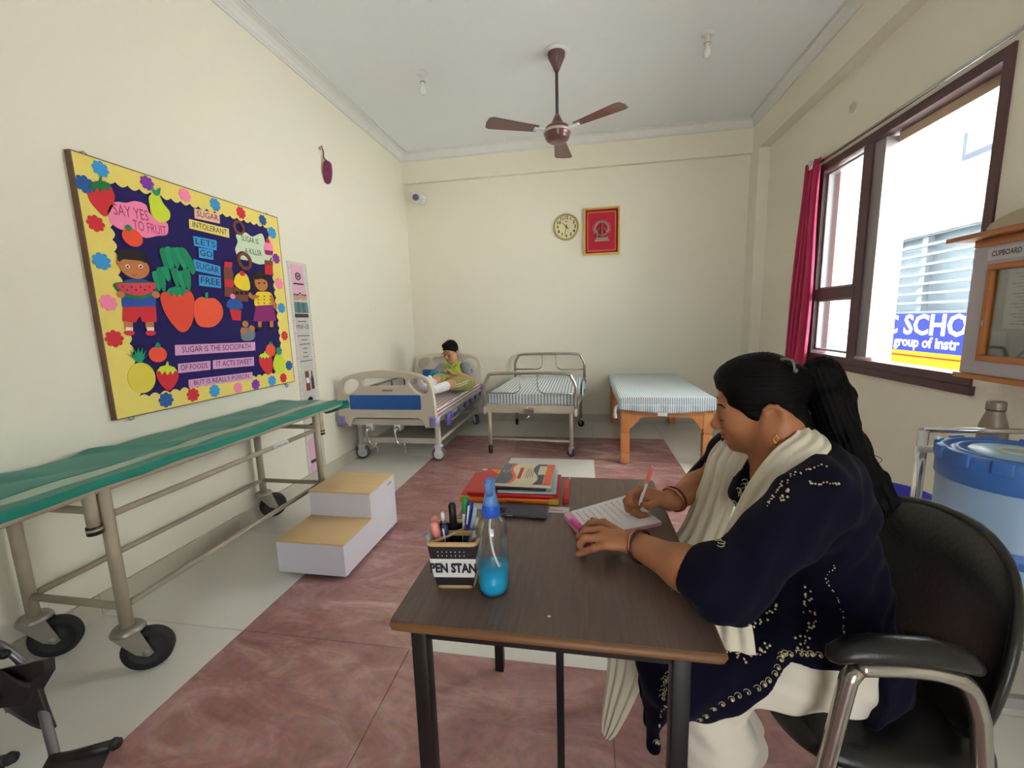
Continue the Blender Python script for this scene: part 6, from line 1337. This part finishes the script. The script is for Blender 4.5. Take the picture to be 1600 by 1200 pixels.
beads([(1030, 1130), (1035, 1110), (1045, 1090)], 10, .002, 5); beads([(1026, 1160), (1040, 1165), (1050, 1168)], 8, .0028, 2, True); beads([(1050, 1050), (1040, 1065), (1036, 1090)], 8, .002, 2, True)
eo_ = em.build('embroidery', M_emb, ko); eo_['kind'] = 'stuff'
# neck placket seen between the scarf lengths
pk = MB()
for i in range(26):
    px_, py_ = 1166-i*1.75+rr.uniform(-6, 6), 752+i*4.0+rr.uniform(-3, 3); p_, nn_ = hit(bvh_kur, px_, py_, .001)
    if p_ is None: continue
    a_, b_ = frame_of(nn_); pk.tube([p_+a_*(.006*math.cos(w_))+b_*(.006*math.sin(w_)) for w_ in [j*.7 for j in range(8)]], .0011, 5)
pk.build('neck_embroidery', M_emb, ko)['kind'] = 'stuff'
# ------------------------------------------------------------------ the boy sitting on the corner bed
by = thing('person', 'boy with glasses in lime and grey sports kit sitting on the corner bed', 'person', (-1.50, 4.50, .54))
M_bs = skin_mat('light_brown_skin', (196, 142, 108)); BY = 4.52
HB = ony(704, 549, BY); fb = V(-.30, -.95, 0).normalized(); HRB = Matrix(((fb.x, -fb.y, 0), (fb.y, fb.x, 0), (0, 0, 1))) @ Matrix.Rotation(math.radians(16), 3, 'Y')
def Hb(x, y, z): return HB+HRB @ V(x, y, z)
ch_ = HB+V(.01, .05, -.27); hp_ = ony(722, 600, BY+.02); hp_.z = .625
sR, sL = ch_+V(-.125, -.01, .075), ch_+V(.135, -.01, .075)          # his right arm shows on the left
eR, eL = ony(682, 583, BY-.02), ony(733, 592, BY-.03); wR, wL = ony(697, 579, BY-.18), ony(716, 584, BY-.17)
bb = SDF(); head_sdf(bb, Hb, HRB, .97)
bb.chain([Hb(-.02, 0, -.07), ch_+V(0, 0, .09)], [.042, .05], .02); bb.ell(ch_, (.125, .085, .115), None, .04); bb.ell(ch_.lerp(hp_, .55), (.115, .085, .12), None, .05); bb.ell(hp_+V(-.02, 0, 0), (.125, .10, .085), None, .05)
for sh_, e_, w_ in ((sR, eR, wR), (sL, eL, wL)):
    bb.chain([sh_, e_, w_], [.045, .036, .026], .02); d_ = (w_-e_).normalized(); o_ = V(.05 if w_ is wR else -.05, -.02, -.01)
    bb.ell(w_+o_*.6, (.034, .026, .018), None, .012)
    for k in range(4): bb.chain([w_+o_*.8+V(0, -.012*k+.012, .006), w_+o_*1.5+V(0, -.014*k+.014, .004-.003*k), w_+o_*1.9+V(0, -.014*k+.014, -.014)], [.010, .009, .007], .005)
    bb.chain([w_+o_*.6, w_+o_*1.2+V(0, .02, .012)], [.010, .008], .006)
kR, kL = ony(683, 594, BY-.42), ony(706, 600, BY-.42); aR, aL = ony(662, 607, 3.85), ony(678, 609, 3.80)
for k_, a_, s_ in ((kR, aR, -1), (kL, aL, 1)):
    a_.z = max(a_.z, .585); bb.chain([hp_+V(s_*.07-.01, -.03, -.01), k_, a_], [.075, .052, .034], .025); bb.chain([a_+V(0, .02, -.01), a_+V(-.01, -.05, .04), a_+V(-.01, -.07, .12)], [.032, .030, .022], .015)
lo_ = (-2.1, 3.62, .50); hi_ = (-1.15, 4.80, 1.16)
o, v_, f2_ = link_sdf('body', bb, lo_, hi_, .0065, M_bs, by, 1); bvh_b = bvh_of(v_, f2_)
sh = SDF(); sh.ell(ch_, (.138, .098, .125), None, .04); sh.ell(ch_.lerp(hp_, .55), (.130, .100, .13), None, .05); sh.ell(hp_+V(-.02, 0, .03), (.130, .108, .07), None, .05); sh.cone(ch_+V(-.06, -.0, .10), ch_+V(.06, 0, .10), .05, .05, .03)
sh.ell(Hb(-.01, 0, -.10)+V(0, -.02, .03), (.055, .05, .05), None, .01, -1); sh.disp = lambda P: .003*np.sin(P[..., 0]*60+P[..., 2]*50)
link_sdf('shirt', sh, lo_, hi_, .007, mat('lime_jersey', (164, 196, 44), .8, var=.06, sheen=.2), by)[0]
for sh_, e_ in ((sR, eR), (sL, eL)):
    sl_ = SDF().chain([sh_+V(0, 0, .012), sh_.lerp(e_, .72)], [.060, .056], .02); link_sdf('sleeve', sl_, lo_, hi_, .007, mat('grey_jersey', (132, 134, 140), .8), by)
for s_ in (-1, 1): MB().tube(catmull([ch_+V(0, -.062, .075), ch_+V(s_*.04, -.055, .105), ch_+V(s_*.06, -.01, .125), ch_+V(s_*.03, .04, .135)], 5), .014, 8, flat=(1, .5)).build('collar', mat('grey_jersey', (132, 134, 140)), by)
MB().tube([ch_+V(-.002, -.094, .07), ch_+V(-.002, -.101, 0)], .003, 6).build('zip', M_white, by)
so_ = SDF()
for k_, s_ in ((kR, -1), (kL, 1)): so_.chain([hp_+V(s_*.07-.01, -.02, 0), k_.lerp(hp_, .06)], [.092, .074], .03)
so_.ell(hp_+V(-.02, .0, -.01), (.135, .11, .085), None, .04); so_.cut((0, 0, .537), (0, 0, -1)); so_.disp = lambda P: .003*np.sin(P[..., 1]*70+P[..., 0]*40)
so_o, sv_, sf_ = link_sdf('shorts', so_, lo_, hi_, .007, mat('olive_shorts', (152, 148, 84), .85, var=.06), by); bvh_s = bvh_of(sv_, sf_)
for dx in (0, 5):
    pts = [hit(bvh_s, 732-dx*.4-t*32, 594+dx*.8+t*6+3*math.sin(t*3), .002)[0] for t in [k/8 for k in range(9)]]; pts = [p_ for p_ in pts if p_]
    if len(pts) > 2: MB().tube(pts, .006, 6, flat=(1, .4)).build('side_stripe', M_white, so_o)
for k_, a_ in ((kR, aR), (kL, aL)):
    sk_ = SDF().chain([k_.lerp(a_, .38), k_.lerp(a_, .7), a_], [.050, .046, .038], .01).chain([a_+V(0, .02, -.01), a_+V(-.01, -.05, .04), a_+V(-.01, -.07, .125)], [.036, .034, .026], .015); sk_.cut((0, 0, .537), (0, 0, -1)); link_sdf('sock', sk_, lo_, hi_, .007, mat('white_sock', (228, 226, 228), .9), by)
hr = SDF().ell(Hb(-.014, 0, .036), (.098, .080, .092), HRB, .02).ell(Hb(.045, .0, .085), (.046, .060, .030), HRB, .02); rp_ = np.array(HB, F4); RB_ = np.array(HRB, F4)
hr.cutf(lambda P: ((P-rp_) @ RB_ @ np.array([.75, 0, -1.0], F4))-.020, .006); hr.disp = lambda P: .0025*np.sin(P[..., 0]*240+P[..., 2]*120)
link_sdf('hair', hr, lo_, (-1.15, 4.80, 1.22), .006, M_hair, by)
def on_b(p, d, out=.001):
    r_ = bvh_b.ray_cast(p+d*.06, -d); return (r_[0]+r_[1]*out) if r_[0] is not None else p
fdir = HRB @ V(1, 0, 0); gl = MB()
for e in (-1, 1):
    c_ = Hb(.094, e*.033, -.008); a_, b_ = HRB @ V(0, 1, 0), HRB @ V(0, 0, 1)
    gl.tube([c_+a_*(.026*math.copysign(abs(math.cos(t))**.7, math.cos(t)))+b_*(.018*math.copysign(abs(math.sin(t))**.7, math.sin(t))) for t in [k*2*PI/20 for k in range(20)]], .0022, 6, closed=True)
    gl.tube([Hb(.092, e*.060, -.004), Hb(.05, e*.074, -.002), Hb(-.01, e*.078, -.004)], .002, 6)
    MB().ball(on_b(Hb(.08, e*.030, -.012), fdir, -.003), .0085, 8).build('eye', M_lash, by)
    pts = [on_b(Hb(.08, e*(.014+.035*t), .016+.006*math.sin(PI*t)), fdir, .0005) for t in (0, .25, .5, .75, 1)]; MB().tube(pts, .003, 6).build('eyebrow', M_lash, by)
gl.tube([Hb(.097, -.008, -.006), Hb(.101, 0, -.002), Hb(.097, .008, -.006)], .002, 6); gl.build('glasses', mat('glasses_grey', (62, 60, 66), .3, .5), by)
pts = [on_b(Hb(.085, .020*(2*t-1), -.067), fdir, -.0005) for t in (0, .25, .5, .75, 1)]; MB().tube(pts, [.002, .004, .0045, .004, .002], 6).build('mouth', M_lip, by)
MB().torus(eR.lerp(wR, .12), (wR-eR), .036, .004, 16, 6).build('wrist_band', M_black, by)
bt_ = thing('teal_bottle', 'teal bottle with grey cap lying in the boy\'s lap', 'bottle', ony(680, 584, BY-.2)); b0_, b1_ = ony(673, 584.5, BY-.22), ony(699, 581.5, BY-.20); d_ = (b1_-b0_)
MB().tube([b0_, b0_+d_*.04, b0_+d_*.5, b0_+d_*.62], [.022, .036, .034, .026], 16).build('flask', mat('teal_plastic', (22, 150, 172), .35), bt_); MB().tube([b0_+d_*.60, b0_+d_*.66, b0_+d_], [.024, .027, .024], 14).build('cap', mat('grey_cap', (138, 140, 146), .4), bt_)
